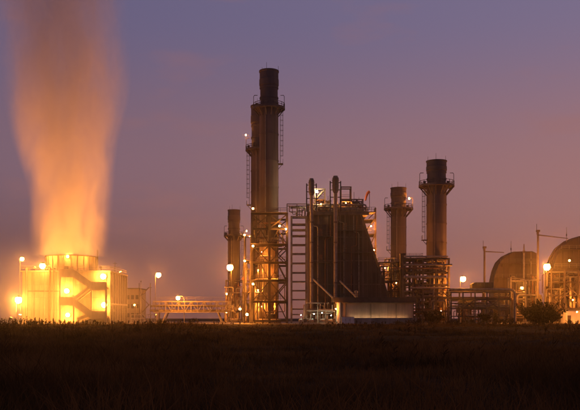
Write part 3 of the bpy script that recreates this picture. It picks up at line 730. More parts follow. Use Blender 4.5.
bulkhead('lamp on a short bracket at the left end of the low hall', W(336, 309, 188.2), .13, 500, SODIUM, (1, 0, 0), reach=.4)
# pumps and pipes with greenish work lamps left of the hall
pipework('pump_pipework', 'pump pipes and valves lit greenish before the boiler foot', (X(303, 194), X(335, 194), 193., 197., .1, Z(303, 194)), 34, 44, .07, .2, vertical=.65, base=.06)
def pump(label, px, D):
    x = X(px, D); t = thing('pump', label, 'pump', (x, D, .06))
    obj('skid', MB().box(x - 1.1, x + 1.1, D - .5, D + .5, .06, .4), M['concrete'], t)
    obj('motor', MB().sweep([(x - 1., D, .85), (x - .85, D, .85), (x + .1, D, .85), (x + .15, D, .85)], [.2, .4, .4, .3], 14), M['galv'], t)
    obj('volute', MB().sweep([(x + .5, D - .2, .85), (x + .5, D + .25, .85)], [.48, .48], 16), M['steel'], t)
    obj('discharge', MB().tube((x + .75, D, .9), (x + .75, D, 2.0), .14), M['pipe'], t)
    obj('coupling', MB().tube((x + .1, D, .85), (x + .55, D, .85), .1), M['steel'], t)
for lab, px in (('pump on a skid nearest the open rack', 303), ('pump on a skid below the left vent', 313), ('pump on a skid between the vents', 324), ('pump on a skid next to the low hall end', 332)): pump(lab, px, 191.5)
for k, (px, py) in enumerate(((301, 315), (314, 314), (322, 313), (331, 315.5))):
    bulkhead('greenish work lamp over the pumps, %s from the left' % ('first', 'second', 'third', 'fourth')[k], W(px, py, 192.3), .08, (240, 340, 420, 340)[k], COOL, B, reach=.5)

# ------------------------------------------------------------------ pipe rack right of the boiler
DR = 201.
rx = [X(p, DR) for p in (379, 391, 402.5)]
frame('pipe_rack', 'lit steel pipe rack between boiler slope and dark riser', 'steel frame', rx, [DR, DR + 6], [Z(y, DR) for y in (306, 291, 281, 271, 262)], .36, .32,
      brace=[(0, 1, 'x'), (1, 2, 'x'), (0, 3, '/'), (1, 4, '\\')], decks=[(Z(281, DR), rx[0], rx[-1], DR + .3, DR + 5.5), (Z(262, DR), rx[0], rx[-1], DR + .3, DR + 5.5)])
pipework('rack_pipework', 'bright tangle of pipes in the lit rack beside the boiler', (rx[0] + .3, rx[-1] - .3, DR + .4, DR + 4, .1, Z(258, DR)), 44, 52, .08, .24, vertical=.45, base=.06)
DQ = 197.
qx = [X(p, DQ) for p in (403, 413, 423, 436, 449)]
frame('pipe_rack', 'dark steel pipe rack standing before the thick right stack', 'steel frame', qx, [DQ, DQ + 5], [Z(y, DQ) for y in (311, 297, 284, 272, 258)], .38, .34,
      brace=[(1, 2, 'x'), (2, 4, '/'), (0, 3, 'x'), (3, 2, '\\')], decks=[(Z(272, DQ), qx[0], qx[-1], DQ + .3, DQ + 4.5), (Z(258, DQ), qx[0], qx[2], DQ + .3, DQ + 4.5)])
pipework('rack_pipework', 'long pipe runs in the dark rack before the thick stack', (qx[0] + .3, qx[-1], DQ + .4, DQ + 4.5, .1, Z(258, DQ)), 52, 58, .09, .3, vertical=.3, base=.06)
def riser_box():
    a, b = X(400, 199), X(405, 199)
    t = thing('cable_riser', 'tall dark boxed riser between the two pipe racks', 'duct', ((a + b) / 2, 199, .06))
    n = 5; z0, z1 = Z(300, 199), Z(254, 199)
    obj('leg', MB().bar((a + .2, 199.2, .06), (a + .2, 199.2, z0), .25), M['steel'], t); obj('leg', MB().bar((b - .2, 199.2, .06), (b - .2, 199.2, z0), .25), M['steel'], t)
    for i in range(n):
        za, zb = z0 + (z1 - z0) * i / n, z0 + (z1 - z0) * (i + 1) / n
        obj('box_section', MB().box(a, b, 198.2, 199.8, za + .03, zb - .03), M['casing'], t)
        obj('joint_flange', MB().box(a - .08, b + .08, 198.1, 199.9, zb - .1, zb + .1), M['steel'], t)
riser_box()
for k in range(5):
    y = (256.5, 265, 268, 277, 288)[k]; a, b = ((404, 448), (404, 452), (392, 440), (404, 446), (410, 450))[k]
    D = 196.4 - k * .1
    t = thing('header_pipe', ('topmost', 'second', 'third', 'fourth', 'lowest')[k] + ' long header pipe across the dark rack before the thick stack', 'pipe', W((a + b) / 2, y, D))
    obj('pipe', MB().tube(W(a, y, D), W(b, y, D), (.2, .28, .18, .34, .26)[k], n=10), M[('galv', 'pipe', 'rust', 'pipe', 'pipe')[k]], t)
    for u in (.15, .5, .85):
        c = W(a, y, D).lerp(W(b, y, D), u); r = (.2, .28, .18, .34, .26)[k]
        obj('pipe_shoe', MB().box(c.x - .12, c.x + .12, c.y - r, c.y + .55, c.z - r - .2, c.z - r * .7), M['steel'], t)
for lab, px, py, D, st in (('lamp inside the lit rack beside the boiler, upper', 385, 268, 203.4, 1000), ('lamp inside the lit rack beside the boiler, middle', 396, 283, 203.4, 1000), ('lamp inside the lit rack beside the boiler, lower', 386, 296, 203.4, 400),
        ('lamp behind the pipe runs of the dark rack, left', 417, 281, 200.8, 260), ('lamp behind the pipe runs of the dark rack, right', 429, 286, 200.8, 220), ('lamp on the right flank of the thick stack near its foot', 449.5, 288, 205, 700), ('lamp low behind the dark rack by the ground', 441, 311, 203.5, 200)):
    bulkhead(lab, W(px, py, D), .08, st * 2.6, SODIUM, B, reach=.3)

# ------------------------------------------------------------------ right-hand yard: low pipe rack, casings, masts
DL = 186.
def low_rack():
    a, b = 449, 512
    ps = [451, 463, 475, 487, 499, 510]
    t = frame('low_pipe_rack', 'low pipe rack running right from the thick stack', 'steel frame', [X(p, DL) for p in ps], [DL, DL + 4], [Z(308, DL), Z(299, DL), Z(291.5, DL)], .28, .26, side_brace=True, brace=[(1, 1, 'x'), (3, 1, 'x')])
    for k, (py, r, dy) in enumerate(((289.6, .30, -.1), (290.2, .22, 1.), (290, .26, 2.2), (297.6, .2, .4), (298, .16, 1.6), (306.6, .2, .8))):
        z = Z(py, DL); xe = X(512.5 + (k == 0) * 2, DL)
        pts = [(X(a, DL), DL + dy, z), (xe, DL + dy, z), (xe, DL + dy, .2)] if k in (0, 3) else [(X(a, DL), DL + dy, z), (X(511, DL), DL + dy, z)]
        p = pipe_run('pipe', rounded(pts, .9), r, ('pipe', 'galv', 'pipe', 'rust', 'pipe', 'galv')[k], t, 10)
low_rack()
pipework('low_rack_pipework', 'drop pipes and valves under the low pipe rack', (X(452, DL), X(509, DL), DL + .5, DL + 3.5, .1, Z(299, DL)), 46, 61, .06, .18, vertical=.6, base=.06)
def box_tank():
    D = 188.; a, b = X(471.5, D), X(492, D); z0, z1 = Z(290.2, D) + .5, Z(282.5, D)
    t = thing('box_tank', 'dark box tank resting on the low pipe rack', 'tank', ((a + b) / 2, D, z0 - .25))
    obj('tank_body', MB().prism([(a, z0), (b, z0), (b, z1), (a + .7, z1), (a, z1 - .4)], D - 1, D + 1.8), M['stackdark'], t)
    for i in range(6): obj('rib', MB().box(a + .3 + i * (b - a - .6) / 5 - .05, a + .3 + i * (b - a - .6) / 5 + .05, D - 1.08, D - 1, z0, z1 - .1), M['steel'], t)
    for x in (a + .5, b - .5): obj('foot', MB().box(x - .15, x + .15, D - .9, D + 1.7, z0 - .25, z0), M['steel'], t)
box_tank()
def small_hut(label, pa, pb, py, D, m='clad'):
    a, b, z = X(pa, D), X(pb, D), Z(py, D)
    t = thing('hut', label, 'hut', ((a + b) / 2, D, .06))
    obj('wall', MB().box(a, b, D, D + 4, .06, z - .3), M[m], t)
    obj('roof', MB().box(a - .2, b + .2, D - .25, D + 4.2, z - .3, z), M['dark'], t)
    d = obj('door', MB().box(a + .4, a + 1.3, D - .06, D, .08, 2.1), M['steel'], t); obj('handle', MB().box(a + 1.1, a + 1.2, D - .1, D - .06, 1., 1.15), M['galv'], d)
    w = obj('window', MB().box(b - 1.6, b - .5, D - .04, D, 1.2, 2.0), M['glassoff'], t); obj('frame', MB().box(b - 1.66, b - .44, D - .07, D - .041, 1.14, 1.2).box(b - 1.66, b - .44, D - .07, D - .041, 2.0, 2.06), M['white'], w)
    return t
small_hut('little lit hut behind the low pipe rack', 463, 471, 299.5, 196)
small_hut('long lit shed at the right picture edge', 566, 596, 309, 214, 'white')
small_hut('tall pale shed behind the lit shed at the right edge', 566, 600, 293, 226, 'white')

def casing_hall(label, D, prof, depth, ribs):
    "boiler casing with one rounded shoulder; prof = px,py outline from foot left over the top to foot right"
    pts = [(X(a, D), Z(b, D)) for a, b in prof]
    xa, xb = pts[0][0], pts[-1][0]; pts[0] = (xa, .06); pts[-1] = (xb, .06)
    t = thing('round_casing', label, 'boiler', ((xa + xb) / 2, D, .06))
    body = obj('casing', MB().prism(pts[::-1], D, D + depth), M['dome'], t)
    def top_at(x):
        for (x0, z0), (x1, z1) in zip(pts, pts[1:]):
            if x0 - 1e-6 <= x <= x1 + 1e-6 and x1 > x0: return z0 + (z1 - z0) * (x - x0) / (x1 - x0)
        return pts[-2][1]
    w = (xb - xa) / ribs; rows = 5; zmax = max(z for _, z in pts)
    for i in range(ribs):
        a, b = xa + i * w + .08, xa + (i + 1) * w - .08
        ta, tb = top_at(a) - .15, top_at(b) - .15
        for j in range(rows):
            z0, z1 = .3 + j * zmax / rows, .3 + (j + 1) * zmax / rows - .12
            qa, qb = min(z1, ta), min(z1, tb)
            if max(qa, qb) <= z0 + .2: continue
            obj('sheet_panel', MB().prism([(a, z0), (b, z0), (b, max(qb, z0 + .05)), (a, max(qa, z0 + .05))], D - .09 - .05 * random.random(), D + .03), M['dome'], body)
    for i in range(ribs + 1):
        x = min(xa + i * w, xb - .02); obj('rib', MB().ibeam((x, D - .2, .1), (x, D - .2, max(1., top_at(x))), .22, .3), M['steel'], t)
    for py in (.35, .62, .83):
        z = zmax * py; xl = next((p0[0] + (z - p0[1]) * (p1[0] - p0[0]) / (p1[1] - p0[1]) for p0, p1 in zip(pts, pts[1:]) if p0[1] <= z <= p1[1] and p1[1] > p0[1]), xa)
        wk = obj('walkway', MB().box(xl, xb, D - 1.3, D - .4, z, z + .12), M['steel'], t)
        obj('railing', MB().rail([(xl, D - 1.25, z + .12), (xb, D - 1.25, z + .12)], 1.1, 2, .07), M['galv'], wk)
        for i in range(0, ribs, 2):
            x = xl + (xb - xl) * (i + .5) / ribs; obj('bracket', MB().bar((x, D - .35, z - .9), (x, D - 1.25, z), .12), M['steel'], wk)
    # roof arch ribs running back over the shoulder
    for k in range(4):
        y = D + 1 + k * depth / 4.2; mb = MB()
        for p, q in zip(pts[1:-2], pts[2:-1]): mb.bar((p[0], y, p[1] + .05), (q[0], y, q[1] + .05), .25, .25)
        obj('arch_rib', mb, M['steel'], t)
    return t
casing_hall('round-shouldered boiler casing beyond the low pipe rack', 236., [(493, 324), (494, 281), (496.5, 270), (500, 262), (506, 256), (514, 252), (533, 251.5), (536, 253), (536, 324)], 6, 8)
casing_hall('larger round-shouldered boiler casing cut by the right picture edge', 230., [(552, 324), (553, 268), (556, 257), (562, 247), (571, 240), (580, 236.5), (602, 235), (605, 236), (605, 324)], 7, 10)
def boom_mast(label, px, ytop, D, arm_end, lw=.34):
    x = X(px, D); t = thing('boom_mast', label, 'mast', (x, D, .06))
    zt = Z(ytop, D)
    obj('pole', MB().sweep([(x, D, .06), (x, D, zt)], [lw, lw * .75], 10), M['steel'], t)
    e = W(*arm_end, D); zb = Z(ytop + 5, D)
    obj('boom', MB().tube((x, D, zb), e, .16, .10, 8), M['steel'], t)
    obj('spike', MB().tube((x - .35, D, zt - 1.2), (x - .35, D, zt + 1.6), .06, n=6), M['steel'], t)
    obj('cap', MB().box(x - .45, x + .45, D - .4, D + .4, zt - .5, zt), M['steel'], t)
boom_mast('steel mast with sloping boom left of the nearer round casing', 484.5, 246.5, 222., (504, 252.5))
boom_mast('taller steel mast with sloping boom between the round casings', 538, 230, 214., (568, 238.5))
for lab, px, yt, D in (('slim aerial pole on the nearer round casing, left', 511, 241, 238.), ('slim vent pipe before the nearer round casing', 524, 244, 233.), ('slim aerial pole on the larger round casing', 566.5, 227, 232.), ('thin lightning pole near the shorter mast', 531, 252, 228.)):
    x = X(px, D); t = thing('slim_pole', lab, 'pole', (x, D, .06))
    r = .28 if 'vent' in lab else .1
    obj('shaft', MB().sweep([(x, D, .06), (x, D, Z(yt + 8, D)), (x, D, Z(yt, D))], [r, r, r * .45], 8), M['galv'], t)
    obj('collar', MB().tube((x, D, Z(yt + 9, D)), (x, D, Z(yt + 7, D)), r * 1.6, n=8), M['steel'], t)
pipework('casing_pipework', 'pipes climbing before the nearer round casing', (X(508, 226), X(540, 226), 224., 229., .1, Z(275, 226)), 30, 71, .1, .3, vertical=.7, base=.06)
pipework('casing_pipework', 'pipes and ducts crowding the foot of the larger round casing', (X(545, 222), X(592, 222), 220., 226., .1, Z(272, 222)), 40, 73, .1, .35, vertical=.55, base=.06)
frame('access_frame', 'steel access frame before the larger round casing', 'steel frame', [X(p, 220) for p in (549, 562, 576, 590)], [218., 222.], [Z(y, 220) for y in (308, 295, 282, 270)], .34, .3, brace=[(0, 1, 'x'), (1, 2, 'x'), (2, 1, '/')],
      decks=[(Z(282, 220), X(549, 220), X(590, 220), 218.3, 221.6)])
for lab, px, py, D, r, st, c in (('lamp low between the two round casings', 522, 288, 212, .3, 800, AMBER), ('lamp high on the larger round casing walkway', 569.5, 260.5, 226, .24, 380, AMBER), ('work lamp under the access frame at right', 573, 300, 219, .12, 3200, SODIUM),
        ('work lamp at the foot of the nearer round casing', 505, 300, 231, .12, 3200, SODIUM), ('work lamp under the low rack near the little hut', 468, 304, 189.5, .08, 3000, SODIUM), ('work lamp under the low rack near its right end', 497, 304, 189.5, .08, 2500, SODIUM), ('work lamp before the lit shed at right edge', 577, 312, 211, .11, 2600, SODIUM)):
    bulkhead(lab, W(px, py, D), r, st, c, B, reach=.35)
street_lamp('lone lamp post just right of the thick exhaust stack', W(463, 279, 196), .66, 240, SODIUM, -.7)
street_lamp('bright lamp post beside the taller boom mast at right', W(547, 267, 205), .85, 400, SODIUM, -.8)

# ------------------------------------------------------------------ pipe bridge and the far left
def bridge():
    D = 214.; za, zb = Z(312, D), Z(301.5, D); y0, y1 = D, D + 4
    a, b = X(153, D), X(229, D)
    t = thing('pipe_bridge', 'lit lattice pipe bridge crossing between cooling tower and stacks', 'pipe bridge', ((a + b) / 2, D, .06))
    n = 12; w = (b - a) / n
    for y in (y0, y1):
        for z in (za, zb, (za + zb) / 2 + .35): obj('chord', MB().ibeam((a, y, z), (b, y, z), .22, .3), M['galv'], t)
        for i in range(n + 1): obj('upright', MB().bar((a + i * w, y, za), (a + i * w, y, zb), .16), M['galv'], t)
        for i in range(n):
            p, q = (za, zb) if i % 2 else (zb, za)
            obj('diagonal', MB().bar((a + i * w, y, p), (a + (i + 1) * w, y, q), .13), M['galv'], t)
    for k, (dy, dz, r) in enumerate(((.8, .4, .25), (1.7, .4, .3), (2.8, .4, .2), (1.2, 1.6, .22), (2.4, 1.6, .26))):
        pipe_run('pipe', [(a - 1, y0 + dy, za + dz), (b + 1, y0 + dy, za + dz)], r, ('pipe', 'rust', 'pipe', 'galv', 'pipe')[k], t)
    for px, lean in ((157, 0), (166.5, -4.5), (217.5, 4)):
        for y in (y0, y1):
            obj('leg', MB().bar((X(px, D), y, za), (X(px + lean, D), y, .06), .32), M['galv'], t)
            obj('footing', MB().box(X(px + lean, D) - .5, X(px + lean, D) + .5, y - .5, y + .5, .06, .35), M['concrete'], t)
    obj('handrail', MB().rail([(a, y0, zb + .15), (b, y0, zb + .15)], 1.0, 2.2, .06), M['galv'], t)
bridge()
street_lamp('lamp post standing behind the middle of the pipe bridge', W(178, 298, 208), .5, 280, SODIUM, 1.6)
street_lamp('tall lamp post between the dim block building and the pipe bridge', W(158.5, 275, 232), .7, 230, SODIUM, -.9)
street_lamp('bright tall lamp post at the right end of the pipe bridge', W(230, 267.5, 196), .76, 240, SODIUM, .35)
street_lamp('short pale lamp post between cooling tower and pipe bridge', W(134.5, 305, 222), .2, 160, AMBER, .5)
def far_block():
    D = 250.; a, b = X(124, D), X(139, D)
    t = thing('switch_house', 'dim block building half hidden right of the cooling tower', 'building', ((a + b) / 2, D, .06))
    w = obj('wall', MB().box(a, b, D, D + 12, .06, Z(289, D)), M['concrete'], t)
    obj('coping', MB().box(a - .2, b + .2, D - .2, D + 12.2, Z(289, D), Z(288, D)), M['dark'], t)
    for j in range(3):
        for i in range(3):
            x, z = a + .8 + i * 1.4, 1.6 + j * 2.8
            g = obj('window', MB().box(x, x + .9, D - .04, D, z, z + 1.3), M['glassoff'], t)
            obj('sill', MB().box(x - .1, x + 1., D - .14, D, z - .15, z - .02), M['concrete'], g)
    e = thing('escape_stair', 'open steel stair tower beside the dim block building', 'stair', (X(143, D), D, .06))
    xa, xb = X(140.5, D), X(149, D)
    for k in range(4):
        z0 = .06 + k * 2.7; p, q = (xa, xb) if k % 2 else (xb, xa)
        obj('flight', MB().bar((p, D, z0), (q, D, z0 + 2.7), .9, .2), M['steel'], e)
        obj('landing', MB().box(min(q, q + (.8 if q == xb else -.8)), max(q, q + (.8 if q == xb else -.8)), D - .5, D + .5, z0 + 2.6, z0 + 2.75), M['steel'], e)
    for x in (xa - .4, xb + .4): obj('post', MB().bar((x, D, .06), (x, D, Z(283, D)), .2), M['steel'], e)
    p = thing('slim_pole', 'bare slender pole right of the dim block building', 'pole', (X(141, 224), 224, .06))
    obj('shaft', MB().sweep([(X(141, 224), 224, .06), (X(141, 224), 224, Z(279.5, 224))], [.14, .07], 8), M['galv'], p)
    obj('collar', MB().tube((X(141, 224), 224, Z(282, 224)), (X(141, 224), 224, Z(281, 224)), .16, n=8), M['steel'], p)
    # pale low pipe fence
    f = thing('pale_fence', 'low pale handrail fence running toward the pipe bridge', 'fence', (X(145, 220), 220, .06))
    for i in range(9):
        x = X(131 + i * 3.4, 220); obj('post', MB().bar((x, 220, .06), (x, 220, 2.3), .13), M['white'], f)
    for z in (2.3, 1.3): obj('rail', MB().bar((X(131, 220), 219.9, z), (X(158.2, 220), 219.9, z), .16), M['white'], f)
far_block()

# ------------------------------------------------------------------ steam plume
def steam():
    D = FY; s = D / FPX
    stations = [(256.5, 71, 33), (240, 71, 36), (220, 71, 36.5), (195, 71.5, 38), (165, 68, 43), (130, 65, 50), (95, 66, 57), (60, 64, 61), (20, 58, 64), (-40, 50, 69), (-100, 40, 75)]
    mb = MB(); pts = [((px - HX) * s, D, Z(py, D)) for py, px, r in stations]
    mb.sweep(pts, [r * s * (1.17 - .05 * min(1, i / 4)) for i, (_, _, r) in enumerate(stations)], 28)
    o = obj('steam_plume', mb, bpy.data.materials.new('drifting steam'), None, (FX, FY, FZ))
    tag(o, 'wide orange-lit plume of steam rising from the cooling tower', 'steam', kind='stuff')
    m = o.data.materials[0]; m.use_nodes = True; n, l = m.node_tree.nodes, m.node_tree.links; n.clear()
    mo = N(n, 'ShaderNodeOutputMaterial'); v = N(n, 'ShaderNodeVolumePrincipled'); v.inputs['Color'].default_value = (.98, .98, .98, 1); v.inputs['Anisotropy'].default_value = .1
    tcn = N(n, 'ShaderNodeTexCoord'); sp = N(n, 'ShaderNodeSeparateXYZ'); l.new(tcn.outputs['Object'], sp.inputs[0])
    H = pts[-1][2] - FZ
    def curve(vals, mx):
        mrn = N(n, 'ShaderNodeMapRange'); mrn.inputs['From Min'].default_value = 0; mrn.inputs['From Max'].default_value = H; l.new(sp.outputs['Z'], mrn.inputs['Value'])
        fc = N(n, 'ShaderNodeFloatCurve'); c = fc.mapping.curves[0]
        pp = [((p[2] - FZ) / H, q / mx) for p, q in zip(pts, vals)]
        pp[0] = (0, pp[0][1]); pp[-1] = (1, pp[-1][1])
        c.points[0].location = pp[0]; c.points[1].location = pp[-1]
        for q in pp[1:-1]: c.points.new(*q)
        fc.mapping.update(); l.new(mrn.outputs[0], fc.inputs['Value'])
        mu = N(n, 'ShaderNodeMath', operation='MULTIPLY'); mu.inputs[1].default_value = mx; l.new(fc.outputs[0], mu.inputs[0]); return mu
    def math_(op, a, b=None):
        q = N(n, 'ShaderNodeMath', operation=op)
        for i, x in enumerate((a, b)):
            if x is None: continue
            if isinstance(x, (int, float)): q.inputs[i].default_value = x
            else: l.new(x, q.inputs[i])
        return q.outputs[0]
    R = curve([r * s * (1.17 - .05 * min(1, i / 4)) for i, (_, _, r) in enumerate(stations)], 28).outputs[0]
    off = [(p[0] - FX + 10) for p in pts]; C = math_('SUBTRACT', curve(off, 25).outputs[0], 10)
    # slow swirling noise bends the outline
    nz = N(n, 'ShaderNodeTexNoise'); nz.inputs['Scale'].default_value = .07; nz.inputs['Detail'].default_value = 4; nz.inputs['Roughness'].default_value = .55
    mpn = N(n, 'ShaderNodeMapping'); mpn.inputs['Scale'].default_value = (1, 1, .4); mpn.inputs['Location'].default_value = (3, 7, 2)
    l.new(tcn.outputs['Object'], mpn.inputs[0]); l.new(mpn.outputs[0], nz.inputs['Vector'])
    dx = math_('SUBTRACT', sp.outputs['X'], C)
    rr_ = math_('SQRT', math_('ADD', math_('MULTIPLY', dx, dx), math_('MULTIPLY', sp.outputs['Y'], sp.outputs['Y'])))
    u = math_('DIVIDE', rr_, R)
    fall = N(n, 'ShaderNodeMapRange', interpolation_type='SMOOTHSTEP'); fall.inputs['From Min'].default_value = 1.0; fall.inputs['From Max'].default_value = .22
    wob = math_('ADD', u, math_('MULTIPLY', math_('SUBTRACT', nz.outputs[0], .5), .95))
    l.new(math_('MAXIMUM', wob, math_('MULTIPLY', u, u)), fall.inputs['Value'])
    dens = N(n, 'ShaderNodeMapRange'); dens.inputs['From Min'].default_value = 0; dens.inputs['From Max'].default_value = H
    dens.inputs['To Min'].default_value = .17; dens.inputs['To Max'].default_value = .035
    l.new(sp.outputs['Z'], dens.inputs['Value'])
    nz2 = N(n, 'ShaderNodeTexNoise'); nz2.inputs['Scale'].default_value = .2; nz2.inputs['Detail'].default_value = 4; nz2.inputs['Distortion'].default_value = .6
    l.new(mpn.outputs[0], nz2.inputs['Vector'])
    curl = N(n, 'ShaderNodeMapRange'); curl.inputs['From Min'].default_value = .3; curl.inputs['From Max'].default_value = .7; curl.inputs['To Min'].default_value = .1; curl.inputs['To Max'].default_value = 1.9
    l.new(nz2.outputs[0], curl.inputs['Value'])
    l.new(math_('MULTIPLY', math_('MULTIPLY', fall.outputs[0], dens.outputs[0]), curl.outputs[0]), v.inputs['Density'])
    l.new(v.outputs[0], mo.inputs['Volume'])
steam()
def mist():
    c = Vector((FX - 4, 203., 5.5)); rad = Vector((36, 22, 18))
    mb = MB(); k = 10
    mb.lathe(0, 0, [(max(.02, math.sin(PI * i / k)), -math.cos(PI * i / k)) for i in range(k + 1)], 20)
    mb.v = [(c.x + x * rad.x, c.y + y * rad.y, max(.07, c.z + z * rad.z)) for x, y, z in mb.v]
    o = obj('ground_mist', mb, bpy.data.materials.new('drifting mist'), None, c)
    tag(o, 'thin glowing mist drifting round the lit cooling tower', 'mist', kind='stuff')
    m = o.data.materials[0]; m.use_nodes = True; n, l = m.node_tree.nodes, m.node_tree.links; n.clear()
    mo = N(n, 'ShaderNodeOutputMaterial'); v = N(n, 'ShaderNodeVolumePrincipled'); v.inputs['Color'].default_value = (.97, .97, .97, 1); v.inputs['Anisotropy'].default_value = .3
    t = N(n, 'ShaderNodeTexCoord'); d = N(n, 'ShaderNodeVectorMath', operation='DIVIDE'); d.inputs[1].default_value = rad
    ln = N(n, 'ShaderNodeVectorMath', operation='LENGTH'); l.new(t.outputs['Object'], d.inputs[0]); l.new(d.outputs[0], ln.inputs[0])
    q = N(n, 'ShaderNodeMapRange', interpolation_type='SMOOTHSTEP'); q.inputs['From Min'].default_value = 1; q.inputs['From Max'].default_value = .2; q.inputs['To Max'].default_value = .019
    l.new(ln.outputs['Value'], q.inputs['Value']); l.new(q.outputs[0], v.inputs['Density']); l.new(v.outputs[0], mo.inputs['Volume'])
mist()

# ------------------------------------------------------------------ haze
def haze():
    hz = obj('haze', MB().box(-950, 950, -60, 950, -1.5, 126), bpy.data.materials.new('evening haze'))
    tag(hz, 'thin evening haze hanging over the plant and field', 'haze', kind='stuff')
    m = hz.data.materials[0]; m.use_nodes = True; n, l = m.node_tree.nodes, m.node_tree.links; n.clear()
    mo = N(n, 'ShaderNodeOutputMaterial'); v = N(n, 'ShaderNodeVolumePrincipled')
    v.inputs['Color'].default_value = (.9, .88, .86, 1); v.inputs['Density'].default_value = .00017; v.inputs['Anisotropy'].default_value = .94
    l.new(v.outputs[0], mo.inputs['Volume'])
haze()

# ------------------------------------------------------------------ vegetation
def leaf_material(name, c1, c2):
    m = bpy.data.materials.new(name); m.use_nodes = True; n, l = m.node_tree.nodes, m.node_tree.links
    b = n['Principled BSDF']; b.inputs['Roughness'].default_value = .85; b.inputs['Specular IOR Level'].default_value = .05
    g = N(n, 'ShaderNodeNewGeometry'); a = N(n, 'ShaderNodeTexNoise'); a.inputs['Scale'].default_value = .22; a.inputs['Detail'].default_value = 7; a.inputs['Roughness'].default_value = .7
    l.new(g.outputs['Position'], a.inputs['Vector'])
    mx = N(n, 'ShaderNodeMix', data_type='RGBA'); mx.inputs[6].default_value = (*c1, 1); mx.inputs[7].default_value = (*c2, 1)
    r = N(n, 'ShaderNodeMapRange'); r.inputs['From Min'].default_value = .38; r.inputs['From Max'].default_value = .62; l.new(a.outputs[0], r.inputs['Value'])
    l.new(r.outputs[0], mx.inputs[0]); l.new(mx.outputs[2], b.inputs['Base Color'])
    t = N(n, 'ShaderNodeBsdfTranslucent'); l.new(mx.outputs[2], t.inputs[0])
    ms = N(n, 'ShaderNodeMixShader'); ms.inputs[0].default_value = .35
    l.new(b.outputs[0], ms.inputs[1]); l.new(t.outputs[0], ms.inputs[2]); l.new(ms.outputs[0], n['Material Output'].inputs[0])
    return m
GRASS = leaf_material('dry autumn grass', (.19, .104, .037), (.026, .018, .007))
WEED = leaf_material('dry weed stems', (.10, .060, .026), (.04, .027, .012))
LEAF = leaf_material('dark shrub leaves', (.014, .014, .006), (.024, .018, .008))

def np_mesh(name, v, tri, m):
    me = bpy.data.meshes.new(name); nv, nt = len(v), len(tri)
    me.vertices.add(nv); me.vertices.foreach_set('co', v.astype(np.float32).ravel())
    me.loops.add(nt * 3); me.loops.foreach_set('vertex_index', tri.astype(np.int32).ravel())
    me.polygons.add(nt); me.polygons.foreach_set('loop_start', np.arange(0, nt * 3, 3, dtype=np.int32)); me.polygons.foreach_set('loop_total', np.full(nt, 3, dtype=np.int32))
    me.update(); me.validate(); me.materials.append(m)
    o = bpy.data.objects.new(name, me); col.objects.link(o); return o
rng = np.random.default_rng(5)
def tuft(x, y): return .5 + .5 * np.sin(x * .23 + 2.1 * np.sin(y * .11)) * np.sin(y * .19 + 1.7 * np.sin(x * .09) + .6)
def edge(x, y):
    "how rank the growth is: low before the stacks, patchy elsewhere"
    a = x / np.maximum(y, 1)
    k = .62 + .38 * np.sin(x * .16 + 1.1 * np.sin(y * .07)) * np.sin(x * .063 + y * .05 + .8) + .22 * np.sin(x * .41 + y * .23)
    k = k * (1 - .45 * np.exp(-((a + .04) / .075) ** 2)) + .25 * np.clip((-a - .2) / .12, 0, 1)
    return np.clip(k, .12, 1.3)
def blades(x, y, h, w, la):
    n = len(x); z = gh(x, y)
    th = rng.uniform(0, PI, n); ln = rng.uniform(.1, 1.0, n) * h; la = la + rng.normal(0, .5, n)
    ax, ay = np.cos(th) * w / 2, np.sin(th) * w / 2; lx, ly = np.cos(la) * ln, np.sin(la) * ln
    v = np.empty((n, 5, 3))
    v[:, 0] = np.stack([x - ax, y - ay, z - .03], -1); v[:, 1] = np.stack([x + ax, y + ay, z - .03], -1)
    mx, my, mz = x + lx * .35, y + ly * .35, z + h * .6
    v[:, 2] = np.stack([mx - ax * .7, my - ay * .7, mz], -1); v[:, 3] = np.stack([mx + ax * .7, my + ay * .7, mz], -1)
    v[:, 4] = np.stack([x + lx, y + ly, z + h], -1)
    t = np.array([[0, 1, 3], [0, 3, 2], [2, 3, 4]]); tri = (np.arange(n)[:, None, None] * 5 + t[None]).reshape(-1, 3)
    return v.reshape(-1, 3), tri
